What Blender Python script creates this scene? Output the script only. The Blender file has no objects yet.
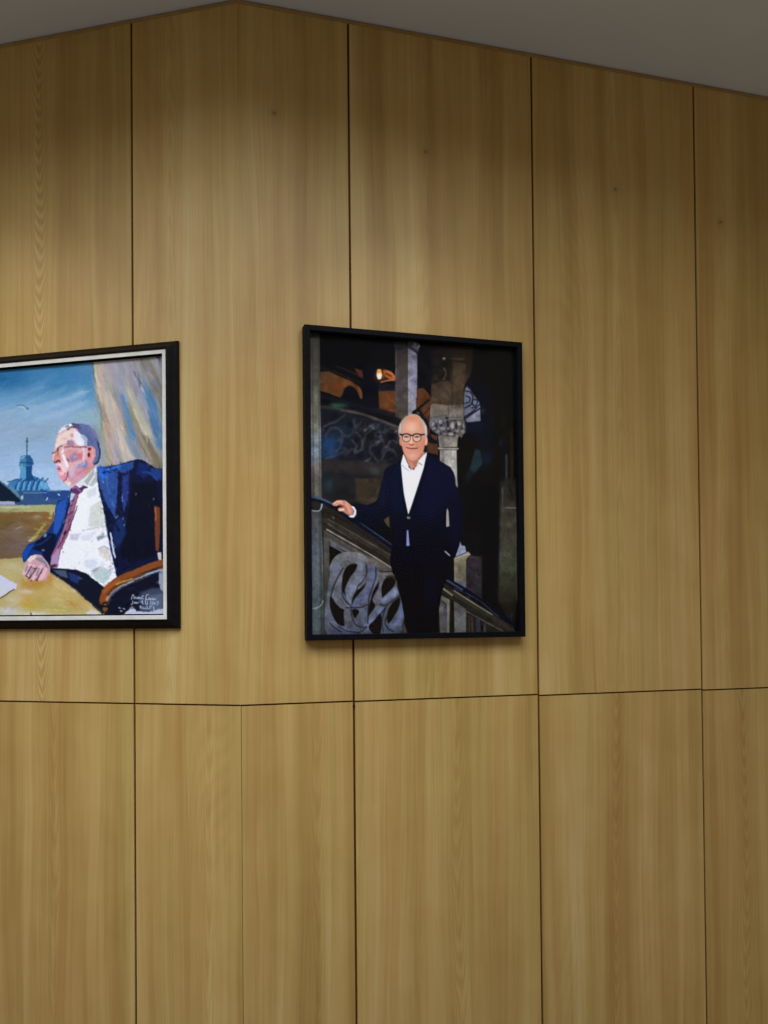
import bpy, bmesh, math, random
import numpy as np
from mathutils import Matrix, Vector

# ------------------------------------------------------------------ camera
SC = bpy.context.scene
COL = SC.collection
F_PX, PITCH, ROLL, SHIFT = 950.0, 0.01675, -0.00918, 83.78
EYE = Vector((0.0, 0.0, 1.55))
cd = bpy.data.cameras.new('camera')
cam = bpy.data.objects.new('camera', cd)
COL.objects.link(cam)
fw = Vector((0, math.cos(PITCH), math.sin(PITCH)))
up = Vector((0, -math.sin(PITCH), math.cos(PITCH)))
rt = Vector((1, 0, 0))
a = rt * math.cos(ROLL) + up * math.sin(ROLL)
b = -rt * math.sin(ROLL) + up * math.cos(ROLL)
cam.matrix_world = Matrix(((a.x, b.x, -fw.x, EYE.x), (a.y, b.y, -fw.y, EYE.y), (a.z, b.z, -fw.z, EYE.z), (0, 0, 0, 1)))
cd.sensor_fit = 'VERTICAL'
cd.sensor_height = 36.0
cd.lens = F_PX * 36.0 / 1024.0
cd.shift_y = SHIFT / 1024.0
cd.clip_start = 0.05
SC.camera = cam

# ------------------------------------------------------------------ world, lights, exposure
vs = SC.view_settings
SC.display_settings.display_device = 'sRGB'
vs.view_transform = 'Standard'
vs.look = 'None'
vs.exposure = 0.0
vs.gamma = 1.0
vs.use_curve_mapping = False

W = bpy.data.worlds.new('warm_ambient')
SC.world = W
W.use_nodes = True
bg = W.node_tree.nodes['Background']
bg.inputs[0].default_value = (1.0, 0.78, 0.54, 1)  # warm ambient fill standing in for unseen room bounce
bg.inputs[1].default_value = 0.31

H_CEIL, H_SEAM = 3.153, 1.3118
Z0, XC = 2.45, -0.37022
AL, AR = 0.26478, 0.30372
CORNER = Vector((XC, Z0, 0))
DIR = {'L': Vector((-math.cos(AL), math.sin(AL), 0)), 'R': Vector((math.cos(AR), math.sin(AR), 0))}
NRM = {'L': Vector((-math.sin(AL), -math.cos(AL), 0)), 'R': Vector((math.sin(AR), -math.cos(AR), 0))}


def wp(side, s, z, d=0.0):
    return CORNER + DIR[side] * s + NRM[side] * d + Vector((0, 0, z))


def aim(o, target):
    o.rotation_euler = (Vector(target) - o.location).to_track_quat('-Z', 'Y').to_euler()


def area(name, loc, size, power, col=(1, 1, 1), rot=(0, 0, 0), spread=180):
    l = bpy.data.lights.new(name, 'AREA')
    l.shape = 'RECTANGLE'
    l.size, l.size_y = size
    l.energy = power
    l.color = col
    l.spread = math.radians(spread)
    o = bpy.data.objects.new(name, l)
    o.location = loc
    o.rotation_euler = rot
    COL.objects.link(o)
    return o


def spot(name, loc, target, power, cone, blend, col=(1, 1, 1), r=0.022):
    l = bpy.data.lights.new(name, 'SPOT')
    l.energy = power
    l.spot_size = math.radians(cone)
    l.spot_blend = blend
    l.shadow_soft_size = r
    l.color = col
    o = bpy.data.objects.new(name, l)
    o.location = loc
    COL.objects.link(o)
    aim(o, target)
    return o


# ceiling luminaires of the room, shining down
area('ceiling_panel_light', (-0.6, Z0 - 1.2, 3.13), (4.0, 0.4), 48, (0.96, 1.0, 1.14), spread=160)
area('ceiling_panel_light', (-0.6, Z0 - 1.6, 3.13), (4.0, 0.4), 11, (0.96, 1.0, 1.14))
area('ceiling_panel_light', (-0.6, Z0 - 2.0, 3.13), (4.0, 0.4), 52, (0.96, 1.0, 1.16), spread=135)
# picture spotlights
spot('picture_spotlight', wp('L', 0.66, 3.09, 1.05), wp('L', 0.66, 1.93), 25, 52, 1.0, (1.0, 0.97, 0.92))
spot('picture_spotlight', wp('R', 0.56, 3.09, 1.05), wp('R', 0.46, 1.88), 20, 48, 1.0, (1.0, 0.97, 0.92))


# ------------------------------------------------------------------ helpers
def lin(c):
    return tuple((v / 255 / 12.92) if v <= 10.3 else ((v / 255 + 0.055) / 1.055) ** 2.4 for v in c)


def mat(name, col, rough=0.5, spec=0.5, coat=0.0):
    m = bpy.data.materials.new(name)
    m.use_nodes = True
    p = m.node_tree.nodes['Principled BSDF']
    p.inputs['Base Color'].default_value = (*col, 1)
    p.inputs['Roughness'].default_value = rough
    p.inputs['Specular IOR Level'].default_value = spec
    p.inputs['Coat Weight'].default_value = coat
    return m


def noisy(m, scale, lo, hi, stretch=(1, 1, 1), rough=None, bump=0.0):
    """procedural colour variation between two colours"""
    nt = m.node_tree
    p = nt.nodes['Principled BSDF']
    tc = nt.nodes.new('ShaderNodeTexCoord')
    mp = nt.nodes.new('ShaderNodeMapping')
    mp.inputs['Scale'].default_value = stretch
    nz = nt.nodes.new('ShaderNodeTexNoise')
    nz.inputs['Scale'].default_value = scale
    nz.inputs['Detail'].default_value = 5
    cr = nt.nodes.new('ShaderNodeValToRGB')
    cr.color_ramp.elements[0].color = (*lo, 1)
    cr.color_ramp.elements[1].color = (*hi, 1)
    cr.color_ramp.elements[0].position = 0.3
    cr.color_ramp.elements[1].position = 0.7
    nt.links.new(tc.outputs['Object'], mp.inputs[0])
    nt.links.new(mp.outputs[0], nz.inputs['Vector'])
    nt.links.new(nz.outputs[0], cr.inputs[0])
    nt.links.new(cr.outputs[0], p.inputs['Base Color'])
    if bump:
        bp = nt.nodes.new('ShaderNodeBump')
        bp.inputs['Strength'].default_value = bump
        bp.inputs['Distance'].default_value = 0.001
        nt.links.new(nz.outputs[0], bp.inputs['Height'])
        nt.links.new(bp.outputs[0], p.inputs['Normal'])
    return m


def mesh_obj(name, verts, faces, material, parent=None, smooth=False, bevel=0.0):
    me = bpy.data.meshes.new(name)
    me.from_pydata([tuple(v) for v in verts], [], faces)
    me.materials.append(material)
    bm = bmesh.new()
    bm.from_mesh(me)
    bmesh.ops.recalc_face_normals(bm, faces=bm.faces)
    if bevel:
        bmesh.ops.bevel(bm, geom=bm.edges[:], offset=bevel, segments=2, affect='EDGES', profile=0.7)
    bm.to_mesh(me)
    bm.free()
    if smooth:
        me.shade_smooth()
    o = bpy.data.objects.new(name, me)
    COL.objects.link(o)
    if parent:
        o.parent = parent
    return o


def hexa(lo, hi):
    """eight corners: lo = 4 back points, hi = 4 front points"""
    return list(lo) + list(hi), [(3, 2, 1, 0), (4, 5, 6, 7), (0, 1, 5, 4), (1, 2, 6, 5), (2, 3, 7, 6), (3, 0, 4, 7)]


def slab(side, s0, s1, z0, z1, d0, d1, name, m, parent=None, bevel=0.0, origin=None, mitre=False):
    """box on a wall; with mitre its edge at s0 follows the wall corner's bisector"""
    if mitre:
        t = math.tan((AL + AR) / 2)
        k0, k1 = s0 - d0 * t, s0 - d1 * t
    else:
        k0 = k1 = s0
    lo = [wp(side, k0, z0, d0), wp(side, s1, z0, d0), wp(side, s1, z1, d0), wp(side, k0, z1, d0)]
    hi = [wp(side, k1, z0, d1), wp(side, s1, z0, d1), wp(side, s1, z1, d1), wp(side, k1, z1, d1)]
    v, f = hexa(lo, hi)
    return mesh_obj(name, v, f, m, parent, bevel=bevel)


# ------------------------------------------------------------------ materials
def wood_material():
    m = bpy.data.materials.new('honey_veneer')
    m.use_nodes = True
    nt = m.node_tree
    N, Lk = nt.nodes, nt.links
    p = N['Principled BSDF']
    p.inputs['Roughness'].default_value = 0.42
    p.inputs['Specular IOR Level'].default_value = 0.35

    def math_(op, *ins):
        n = N.new('ShaderNodeMath')
        n.operation = op
        for i, v in enumerate(ins):
            if isinstance(v, (int, float)):
                n.inputs[i].default_value = v
            else:
                Lk.new(v, n.inputs[i])
        return n.outputs[0]

    uv = N.new('ShaderNodeAttribute')      # metres along the wall, height, sheet number
    uv.attribute_name = 'sheet'
    sep = N.new('ShaderNodeSeparateXYZ')
    Lk.new(uv.outputs['Vector'], sep.inputs[0])
    u, v, sd = sep.outputs
    kn = N.new('ShaderNodeAttribute')
    kn.attribute_name = 'knot'
    ks = N.new('ShaderNodeSeparateXYZ')
    Lk.new(kn.outputs['Vector'], ks.inputs[0])

    def noise(su, sv, detail=3, off=0.0, uu=None, rough=0.5):
        c = N.new('ShaderNodeCombineXYZ')
        Lk.new(math_('MULTIPLY', uu if uu is not None else u, su), c.inputs[0])
        Lk.new(math_('MULTIPLY', v, sv), c.inputs[1])
        Lk.new(math_('MULTIPLY_ADD', sd, 13.7, off), c.inputs[2])
        n = N.new('ShaderNodeTexNoise')
        n.inputs['Scale'].default_value = 1.0
        n.inputs['Detail'].default_value = detail
        n.inputs['Roughness'].default_value = rough
        Lk.new(c.outputs[0], n.inputs['Vector'])
        return n.outputs[0]

    # knots pull the grain aside
    du = math_('SUBTRACT', u, ks.outputs[0])
    dv = math_('SUBTRACT', v, ks.outputs[1])
    r2 = math_('ADD', math_('MULTIPLY', math_('MULTIPLY', du, du), 2600), math_('MULTIPLY', math_('MULTIPLY', dv, dv), 420))
    bell = math_('DIVIDE', 1.0, math_('ADD', r2, 1.0))
    warp = math_('MULTIPLY', math_('SUBTRACT', noise(5, 0.9, 2, 3.0), 0.5), 0.055)
    warp2 = math_('MULTIPLY', math_('SUBTRACT', noise(22, 3.0, 2, 9.0), 0.5), 0.008)
    uw = math_('ADD', math_('ADD', u, warp), warp2)
    uw = math_('SUBTRACT', uw, math_('MULTIPLY', math_('MULTIPLY', du, bell), 0.5))
    fine = noise(330, 2.4, 4, 0.0, uw, 0.65)
    mid = noise(75, 0.9, 3, 5.0, uw)
    broad = noise(16, 0.55, 2, 8.0, uw)
    big = noise(4.5, 0.8, 2, 15.0, uw)
    fig = noise(14, 9, 3, 21.0)               # faint cross figure
    # cathedral rings
    ringsn = math_('SINE', math_('MULTIPLY', math_('ADD', uw, math_('MULTIPLY', noise(2.2, 0.45, 1, 31.0), 1.1)), 320))
    cath_mask = noise(6, 0.35, 1, 44.0)
    cm = N.new('ShaderNodeMapRange')
    cm.inputs[1].default_value, cm.inputs[2].default_value = 0.56, 0.70
    Lk.new(cath_mask, cm.inputs[0])
    rings = math_('MULTIPLY', math_('MULTIPLY', ringsn, cm.outputs[0]), 0.03)

    # flame figure: nested arches about a centre line
    ca = N.new('ShaderNodeAttribute')
    ca.attribute_name = 'arch_line'
    cs = N.new('ShaderNodeSeparateXYZ')
    Lk.new(ca.outputs['Vector'], cs.inputs[0])
    dc = math_('SUBTRACT', uw, cs.outputs[0])
    d2 = math_('MULTIPLY', dc, dc)
    ff = math_('ADD', math_('MULTIPLY', v, cs.outputs[1]), math_('MULTIPLY', d2, 4200))
    ff = math_('ADD', ff, math_('MULTIPLY', noise(30, 5, 2, 61.0), 2.0))
    fl = math_('SINE', math_('MULTIPLY', ff, 6.283))
    gm = math_('DIVIDE', 1.0, math_('ADD', math_('MULTIPLY', math_('MULTIPLY', d2, d2), 4.0e5), 1.0))
    flame = math_('MULTIPLY', math_('MULTIPLY', math_('MULTIPLY', fl, gm), cs.outputs[2]), math_('ADD', 0.2, noise(8, 0.9, 1, 71.0)))
    t = math_('ADD', math_('MULTIPLY', math_('SUBTRACT', fine, 0.5), 0.52), flame)
    t = math_('ADD', t, math_('MULTIPLY', math_('SUBTRACT', mid, 0.5), 0.42))
    t = math_('ADD', t, math_('MULTIPLY', math_('SUBTRACT', broad, 0.5), 0.95))
    t = math_('ADD', t, math_('MULTIPLY', math_('SUBTRACT', fig, 0.5), 0.22))
    t = math_('ADD', t, rings)
    t = math_('ADD', t, 0.5)
    cr = N.new('ShaderNodeValToRGB')
    e = cr.color_ramp.elements
    e[0].position, e[0].color = 0.10, (0.30, 0.175, 0.047, 1)
    e[1].position, e[1].color = 0.92, (0.52, 0.395, 0.175, 1)
    x = e.new(0.38)
    x.color = (0.37, 0.238, 0.070, 1)
    x = e.new(0.60)
    x.color = (0.44, 0.302, 0.100, 1)
    Lk.new(t, cr.inputs[0])
    # warm / green tint drift
    tint = N.new('ShaderNodeMixRGB')
    tint.blend_type = 'MULTIPLY'
    tint.inputs[0].default_value = 1.0
    tr = N.new('ShaderNodeValToRGB')
    tr.color_ramp.elements[0].position, tr.color_ramp.elements[0].color = 0.36, (1.035, 0.98, 0.98, 1)
    tr.color_ramp.elements[1].position, tr.color_ramp.elements[1].color = 0.64, (0.965, 1.015, 0.96, 1)
    mixn = math_('ADD', math_('MULTIPLY', big, 0.5), math_('MULTIPLY', noise(60, 0.4, 2, 50.0, uw), 0.5))
    Lk.new(mixn, tr.inputs[0])
    Lk.new(cr.outputs[0], tint.inputs[1])
    Lk.new(tr.outputs[0], tint.inputs[2])
    # knot heart
    r3 = math_('ADD', math_('MULTIPLY', math_('MULTIPLY', du, du), 60000), math_('MULTIPLY', math_('MULTIPLY', dv, dv), 90000))
    heart = math_('DIVIDE', 0.75, math_('ADD', r3, 1.0))
    halo = math_('MULTIPLY', bell, 0.16)
    hm = math_('MINIMUM', math_('ADD', heart, halo), 1.0)
    km = N.new('ShaderNodeMixRGB')
    Lk.new(hm, km.inputs[0])
    Lk.new(tint.outputs[0], km.inputs[1])
    km.inputs[2].default_value = (0.13, 0.06, 0.015, 1)
    Lk.new(km.outputs[0], p.inputs['Base Color'])
    bp = N.new('ShaderNodeBump')
    bp.inputs['Strength'].default_value = 0.06
    bp.inputs['Distance'].default_value = 0.0005
    Lk.new(fine, bp.inputs['Height'])
    Lk.new(bp.outputs[0], p.inputs['Normal'])
    return m


M_WOOD = wood_material()
M_GROOVE = noisy(mat('stained_batten', lin((84, 54, 10)), 0.7, 0.1), 30, lin((74, 46, 8)), lin((96, 62, 14)), (1, 1, 0.1))
M_CEIL = noisy(mat('matt_ceiling_paint', (0.66, 0.725, 0.76), 0.9, 0.1), 6, (0.65, 0.715, 0.75), (0.67, 0.735, 0.77))
M_FLOOR = noisy(mat('grey_carpet', (0.10, 0.10, 0.105), 0.95, 0.1), 300, (0.08, 0.08, 0.085), (0.13, 0.13, 0.135))
M_BLACK = noisy(mat('black_lacquered_wood', (0.003, 0.003, 0.005), 0.55, 0.06), 60, (0.0022, 0.0024, 0.0038), (0.004, 0.0045, 0.0065), (1, 1, 1))
M_FRAME2 = noisy(mat('black_brown_moulding', (0.004, 0.0035, 0.004), 0.45, 0.10), 40, (0.003, 0.0028, 0.003), (0.006, 0.005, 0.005))
M_SILVER = noisy(mat('silver_leaf', (0.6, 0.6, 0.56), 0.6, 0.2), 25, (0.52, 0.53, 0.48), (0.66, 0.66, 0.61), bump=0.3)
M_TRAY = mat('black_tray', (0.006, 0.006, 0.006), 0.7, 0.2)
M_DARKHOLE = mat('hole_black', (0.004, 0.003, 0.003), 0.6, 0.2)
M_BACKBOARD = noisy(mat('grey_backing_board', (0.1, 0.1, 0.1), 0.9, 0.1), 50, (0.09, 0.09, 0.09), (0.12, 0.12, 0.12))


# ------------------------------------------------------------------ structure
def struct(o):
    o['kind'] = 'structure'
    return o


def corner_slab(side, far, z0, z1, d0, d1, name, m, parent=None):
    """wall-thick piece that meets the other wall on the bisector"""
    return slab(side, 0.0, far, z0, z1, d0, d1, name, m, parent, mitre=True)


G = 0.0033                 # half a groove's width
TOP = H_CEIL - 0.014
sheet_no = [0]


def panel(side, s0, s1, z0, z1, parent, mitre=False, knot=(9, 9), seed=None, uoff=0.0, flame=(0, 9, 0)):
    o = slab(side, s0, s1, z0, z1, -0.006, 0.0, 'wood_panel', M_WOOD, parent, bevel=0.0, mitre=mitre)
    me = o.data
    at = me.attributes.new('sheet', 'FLOAT_VECTOR', 'POINT')
    kt = me.attributes.new('knot', 'FLOAT_VECTOR', 'POINT')
    sheet_no[0] += 1
    ft = me.attributes.new('arch_line', 'FLOAT_VECTOR', 'POINT')
    n = seed if seed is not None else sheet_no[0]
    sg = -1 if side == 'L' else 1
    for i, vt in enumerate(me.vertices):
        r = vt.co - CORNER
        s = r.x * DIR[side].x + r.y * DIR[side].y
        at.data[i].vector = (s * sg + uoff, vt.co.z, n * 0.71)
        ft.data[i].vector = (flame[0] * sg, flame[1], flame[2])
        kt.data[i].vector = (knot[0] * sg + uoff, knot[1], 0)
    return o


S_L = [0.3067, 0.8507, 1.395, 1.939, 2.483]
S_R = [0.3010, 0.8455, 1.3893, 1.9333, 2.4773, 3.0213]
KNOTS = {('R', 0): (0.097, 2.865), ('R', 1): (0.52, 2.82), ('R', 2): (1.115, 2.79), ('R', 3): (1.48, 2.735)}
FLAME_UP = {('L', 1): (0.59, -26.0, 0.22), ('L', 0): (0.20, 10.0, 0.08), ('R', 1): (0.52, 9.0, 0.06), ('R', 2): (1.12, 9.0, 0.06), ('R', 3): (1.48, 9.0, 0.06)}
FLAME_LOW = {('L', 1): (0.55, -9.0, 0.08), ('R', 0): (0.20, -9.0, 0.08), ('R', 1): (0.60, -12.0, 0.10), ('R', 2): (1.09, -15.0, 0.12), ('R', 3): (1.53, -15.0, 0.13), ('L', 0): (0.1, -8.0, 0.1)}
for side, seams in (('L', S_L), ('R', S_R)):
    nm = 'wall_left' if side == 'L' else 'wall_right'
    w = struct(corner_slab(side, seams[-1], 0.0, H_CEIL, -0.12, -0.006, nm, M_GROOVE))
    prev = 0.0
    for i, s in enumerate(seams):
        lo = prev + (G if i else 0.0)
        hs = H_SEAM - (0.0, 0.001, 0.004, 0.007, 0.009, 0.01)[i] * (side == 'R')     # panels sit slightly uneven
        panel(side, lo, s - G, hs + 0.0022, TOP, w, mitre=(i == 0), knot=KNOTS.get((side, i), (9, 9)), seed=(40 + i if side == 'R' else 20 + i), flame=FLAME_UP.get((side, i), (0, 9, 0)))
        panel(side, lo + (0.0006 if i == 0 else 0), s - G, 0.08, hs - 0.0022, w, mitre=(i == 0), seed=(60 + i if side == 'R' else 80 + i), flame=FLAME_LOW.get((side, i), (0, 9, 0)))
        prev = s
# black disc standing in for a dark screw hole in the joint under the photograph
pg = wp('R', 0.3010, H_SEAM - 0.013, -0.006)
bm = bmesh.new()
bmesh.ops.create_cone(bm, segments=14, radius1=0.0042, radius2=0.0036, depth=0.012, cap_ends=True)
rot = NRM['R'].to_track_quat('Z', 'Y').to_matrix().to_4x4()
bmesh.ops.transform(bm, matrix=Matrix.Translation(pg) @ rot, verts=bm.verts)
me = bpy.data.meshes.new('screw_hole_disc')
bm.to_mesh(me)
bm.free()
me.materials.append(M_DARKHOLE)
o = bpy.data.objects.new('screw_hole_disc', me)
COL.objects.link(o)
o.parent = bpy.data.objects['wall_right']
o['label'] = 'small black disc standing in for a screw hole'

# slim set-back strip closing the wall under the ceiling
M_TRIM = noisy(mat('brown_shadow_trim', (0.3, 0.2, 0.08), 0.6, 0.2), 20, (0.27, 0.18, 0.07), (0.34, 0.22, 0.085), (1, 1, 1))
for i, side in enumerate('LR'):
    struct(slab(side, 0.0, (S_L if side == 'L' else S_R)[-1], TOP + 0.0012, H_CEIL - 0.0036, -0.0059, -0.0012, 'trim_%d' % (i + 1), M_TRIM, mitre=True))
for i, side in enumerate('LR'):
    struct(slab(side, 0.0, (S_L if side == 'L' else S_R)[-1], 0.0, 0.0795, -0.0059, -0.002, 'baseboard_left' if side == 'L' else 'baseboard_right', M_TRIM, mitre=True))


def plate(z0, z1, name, m):
    far = 3.2
    L, Rr = wp('L', S_L[-1], 0, -0.12), wp('R', S_R[-1], 0, -0.12)
    c = CORNER + (NRM['L'] + NRM['R']).normalized() * -0.13
    pts = [(L.x, L.y), (c.x, c.y), (Rr.x, Rr.y), (Rr.x, -3.5), (L.x, -3.5)]
    v = [(x, y, z0) for x, y in pts] + [(x, y, z1) for x, y in pts]
    n = len(pts)
    f = [tuple(range(n))[::-1], tuple(range(n, 2 * n))] + [(i, (i + 1) % n, n + (i + 1) % n, n + i) for i in range(n)]
    return struct(mesh_obj(name, v, f, m))


plate(H_CEIL, H_CEIL + 0.1, 'ceiling', M_CEIL)
plate(-0.1, 0.0, 'floor', M_FLOOR)


# ------------------------------------------------------------------ pictures: a small brush kit
def spline(pts, n=8, closed=True):
    P = np.array(pts, float)
    m = len(P)
    out = []
    rng = range(m) if closed else range(m - 1)
    for i in rng:
        if closed:
            p0, p1, p2, p3 = P[(i - 1) % m], P[i], P[(i + 1) % m], P[(i + 2) % m]
        else:
            p0, p1, p2, p3 = P[max(i - 1, 0)], P[i], P[i + 1], P[min(i + 2, m - 1)]
        for k in range(n):
            t = k / n
            out.append(0.5 * ((2 * p1) + (p2 - p0) * t + (2 * p0 - 5 * p1 + 4 * p2 - p3) * t * t + (3 * p1 - p0 - 3 * p2 + p3) * t ** 3))
    if not closed:
        out.append(P[-1])
    return np.array(out)


class Sheet:
    """paint layer of a flat picture, in sketch units"""

    def __init__(s, x0, y0, x1, y1, S, base, seed=1):
        s.x0, s.y0, s.S = x0, y0, S
        s.w, s.h = int((x1 - x0) * S), int((y1 - y0) * S)
        s.A = np.empty((s.h, s.w, 3), np.float32)
        s.A[:] = base
        s.rg = np.random.default_rng(seed)

    def _win(s, P, pad):
        lo = np.floor((P.min(0) - pad - (s.x0, s.y0)) * s.S).astype(int)
        hi = np.ceil((P.max(0) + pad - (s.x0, s.y0)) * s.S).astype(int)
        i0, j0 = max(lo[0], 0), max(lo[1], 0)
        i1, j1 = min(hi[0], s.w), min(hi[1], s.h)
        if i1 <= i0 or j1 <= j0:
            return None
        X = s.x0 + (np.arange(i0, i1) + 0.5) / s.S
        Y = s.y0 + (np.arange(j0, j1) + 0.5) / s.S
        return i0, i1, j0, j1, X[None, :], Y[:, None]

    def _put(s, w, al, col):
        i0, i1, j0, j1 = w[:4]
        T = s.A[j0:j1, i0:i1]
        al = al[..., None]
        T[:] = T * (1 - al) + np.asarray(col, np.float32) * al

    @staticmethod
    def _dist(P, X, Y, closed):
        D = None
        Q = np.roll(P, -1, 0) if closed else P[1:]
        for (ax, ay), (bx, by) in zip(P if closed else P[:-1], Q):
            vx, vy = bx - ax, by - ay
            L = vx * vx + vy * vy + 1e-9
            t = np.clip(((X - ax) * vx + (Y - ay) * vy) / L, 0, 1)
            d = (X - ax - t * vx) ** 2 + (Y - ay - t * vy) ** 2
            D = d if D is None else np.minimum(D, d)
        return np.sqrt(D)

    def poly(s, pts, col, soft=0.6, alpha=1.0, smooth=0, grad=None):
        P = np.array(pts, float) if not smooth else spline(pts, smooth)
        w = s._win(P, soft)
        if w is None:
            return
        X, Y = w[4], w[5]
        ins = np.zeros((Y.shape[0], X.shape[1]), bool)
        Q = np.roll(P, -1, 0)
        for (ax, ay), (bx, by) in zip(P, Q):
            if ay == by:
                continue
            c = ((ay > Y) != (by > Y)) & (X < (bx - ax) * (Y - ay) / (by - ay) + ax)
            ins ^= c
        d = s._dist(P, X, Y, True)
        sd = np.where(ins, d, -d)
        al = np.clip(sd / soft + 0.5, 0, 1).astype(np.float32) * alpha
        if grad is not None:                       # vertical list of (y, colour)
            ys = [g[0] for g in grad]
            c = np.stack([np.interp(np.broadcast_to(Y, ins.shape), ys, [g[1][k] for g in grad]) for k in range(3)], -1)
            s._put(w, al, c)
        else:
            s._put(w, al, col)

    def line(s, pts, wd, col, soft=0.6, alpha=1.0, smooth=6, taper=False):
        P = spline(pts, smooth, False) if smooth and len(pts) > 2 else np.array(pts, float)
        w = s._win(P, wd + soft)
        if w is None:
            return
        d = s._dist(P, w[4], w[5], False)
        al = np.clip((wd / 2 - d) / soft + 0.5, 0, 1).astype(np.float32) * alpha
        if wd < soft:
            al = al / max(al.max(), 1e-6) * alpha * min(1, wd / soft + 0.3)
        s._put(w, al, col)

    def dot(s, cx, cy, rx, ry, col, soft=0.5, alpha=1.0, rot=0.0):
        P = np.array([(cx - max(rx, ry), cy - max(rx, ry)), (cx + max(rx, ry), cy + max(rx, ry))])
        w = s._win(P, soft)
        if w is None:
            return
        X, Y = w[4] - cx, w[5] - cy
        c, n = math.cos(rot), math.sin(rot)
        U, V = X * c + Y * n, -X * n + Y * c
        r = np.sqrt((U / rx) ** 2 + (V / ry) ** 2)
        al = np.clip((1 - r) * min(rx, ry) / soft + 0.5, 0, 1).astype(np.float32) * alpha
        s._put(w, al, col)

    def glow(s, cx, cy, rx, ry, col, alpha=1.0, rot=0.0):
        R = 2.4 * max(rx, ry)
        w = s._win(np.array([(cx - R, cy - R), (cx + R, cy + R)]), 0)
        if w is None:
            return
        X, Y = w[4] - cx, w[5] - cy
        c, n = math.cos(rot), math.sin(rot)
        U, V = X * c + Y * n, -X * n + Y * c
        al = (np.exp(-((U / rx) ** 2 + (V / ry) ** 2)) * alpha).astype(np.float32)
        s._put(w, al, col)

    def mottle(s, amp, cell, seed):
        rg = np.random.default_rng(seed)
        n0, n1 = int(s.h / s.S / cell) + 2, int(s.w / s.S / cell) + 2
        g = rg.normal(0, 1, (n0, n1))
        y, x = np.linspace(0, n0 - 1.001, s.h), np.linspace(0, n1 - 1.001, s.w)
        yi, xi = y.astype(int), x.astype(int)
        fy, fx = (y - yi)[:, None], (x - xi)[None, :]
        v = (g[yi][:, xi] * (1 - fx) + g[yi][:, xi + 1] * fx) * (1 - fy) + (g[yi + 1][:, xi] * (1 - fx) + g[yi + 1][:, xi + 1] * fx) * fy
        s.A *= (1 + amp * v[..., None]).astype(np.float32)

    def dabs(s, region, n, length, width, ang, jitter, amount, alpha=0.5, angj=0.3):
        """short brush dabs that carry the local colour, shifted a little"""
        x0, y0, x1, y1 = region
        for _ in range(n):
            x, y = s.rg.uniform(x0, x1), s.rg.uniform(y0, y1)
            i, j = int((x - s.x0) * s.S), int((y - s.y0) * s.S)
            if not (0 <= i < s.w and 0 <= j < s.h):
                continue
            c = s.A[j, i] + s.rg.normal(0, amount) + s.rg.normal(0, jitter, 3)
            th = ang + s.rg.normal(0, angj)
            L = length * s.rg.uniform(0.5, 1.3) / 2
            s.line([(x - L * math.cos(th), y - L * math.sin(th)), (x + L * math.cos(th), y + L * math.sin(th))], width * s.rg.uniform(.6, 1.3), np.clip(c, 0, 255), 0.9, alpha, 0)

    def blur(s, x0, y0, x1, y1, rad, mix=1.0):
        i0, i1 = int((x0 - s.x0) * s.S), int((x1 - s.x0) * s.S)
        j0, j1 = int((y0 - s.y0) * s.S), int((y1 - s.y0) * s.S)
        n = max(1, int(rad * s.S))
        T = s.A[j0:j1, i0:i1]
        B = T.copy()
        for _ in range(2):
            for ax in (0, 1):
                pw = [(0, 0)] * 3
                pw[ax] = (n, n)
                Q = np.cumsum(np.pad(B, pw, 'edge'), ax, dtype=np.float64)
                z = np.zeros_like(np.take(Q, [0], ax))
                Q = np.concatenate([z, Q], ax)
                L = B.shape[ax]
                B = (np.take(Q, np.arange(L) + 2 * n, ax) - np.take(Q, np.arange(L), ax)) / (2 * n)
        h, w = T.shape[:2]                       # feathered patch
        f = np.clip(np.minimum(np.arange(h), np.arange(h)[::-1]) / (2.0 * s.S), 0, 1)[:, None] * np.clip(np.minimum(np.arange(w), np.arange(w)[::-1]) / (2.0 * s.S), 0, 1)[None, :]
        f = (f * mix)[..., None]
        s.A[j0:j1, i0:i1] = T * (1 - f) + B * f

    def warp(s, amp, cell, seed=3):
        """wobble the edges the way a brush does"""
        rg = np.random.default_rng(seed)
        ch, cw = int(s.h / s.S / cell) + 3, int(s.w / s.S / cell) + 3

        def field():
            g = rg.normal(0, 1, (ch, cw))
            y = np.linspace(0, ch - 1.001, s.h)
            x = np.linspace(0, cw - 1.001, s.w)
            yi, xi = y.astype(int), x.astype(int)
            fy, fx = (y - yi)[:, None], (x - xi)[None, :]
            fy, fx = fy * fy * (3 - 2 * fy), fx * fx * (3 - 2 * fx)
            a_ = g[yi][:, xi]
            b_ = g[yi][:, xi + 1]
            c_ = g[yi + 1][:, xi]
            d_ = g[yi + 1][:, xi + 1]
            return a_ * (1 - fy) * (1 - fx) + b_ * (1 - fy) * fx + c_ * fy * (1 - fx) + d_ * fy * fx
        dx, dy = field() * amp * s.S, field() * amp * s.S
        jj, ii = np.mgrid[0:s.h, 0:s.w]
        s.A = s.A[np.clip((jj + dy).astype(int), 0, s.h - 1), np.clip((ii + dx).astype(int), 0, s.w - 1)]

    def grain(s, amt, seed=5):
        rg = np.random.default_rng(seed)
        k = 2
        g = rg.normal(0, amt, (s.h // k + 1, s.w // k + 1, 1))
        g = np.repeat(np.repeat(g, k, 0), k, 1)[:s.h, :s.w]
        s.A += g * (0.35 + s.A.mean(-1, keepdims=True) / 255)

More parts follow.
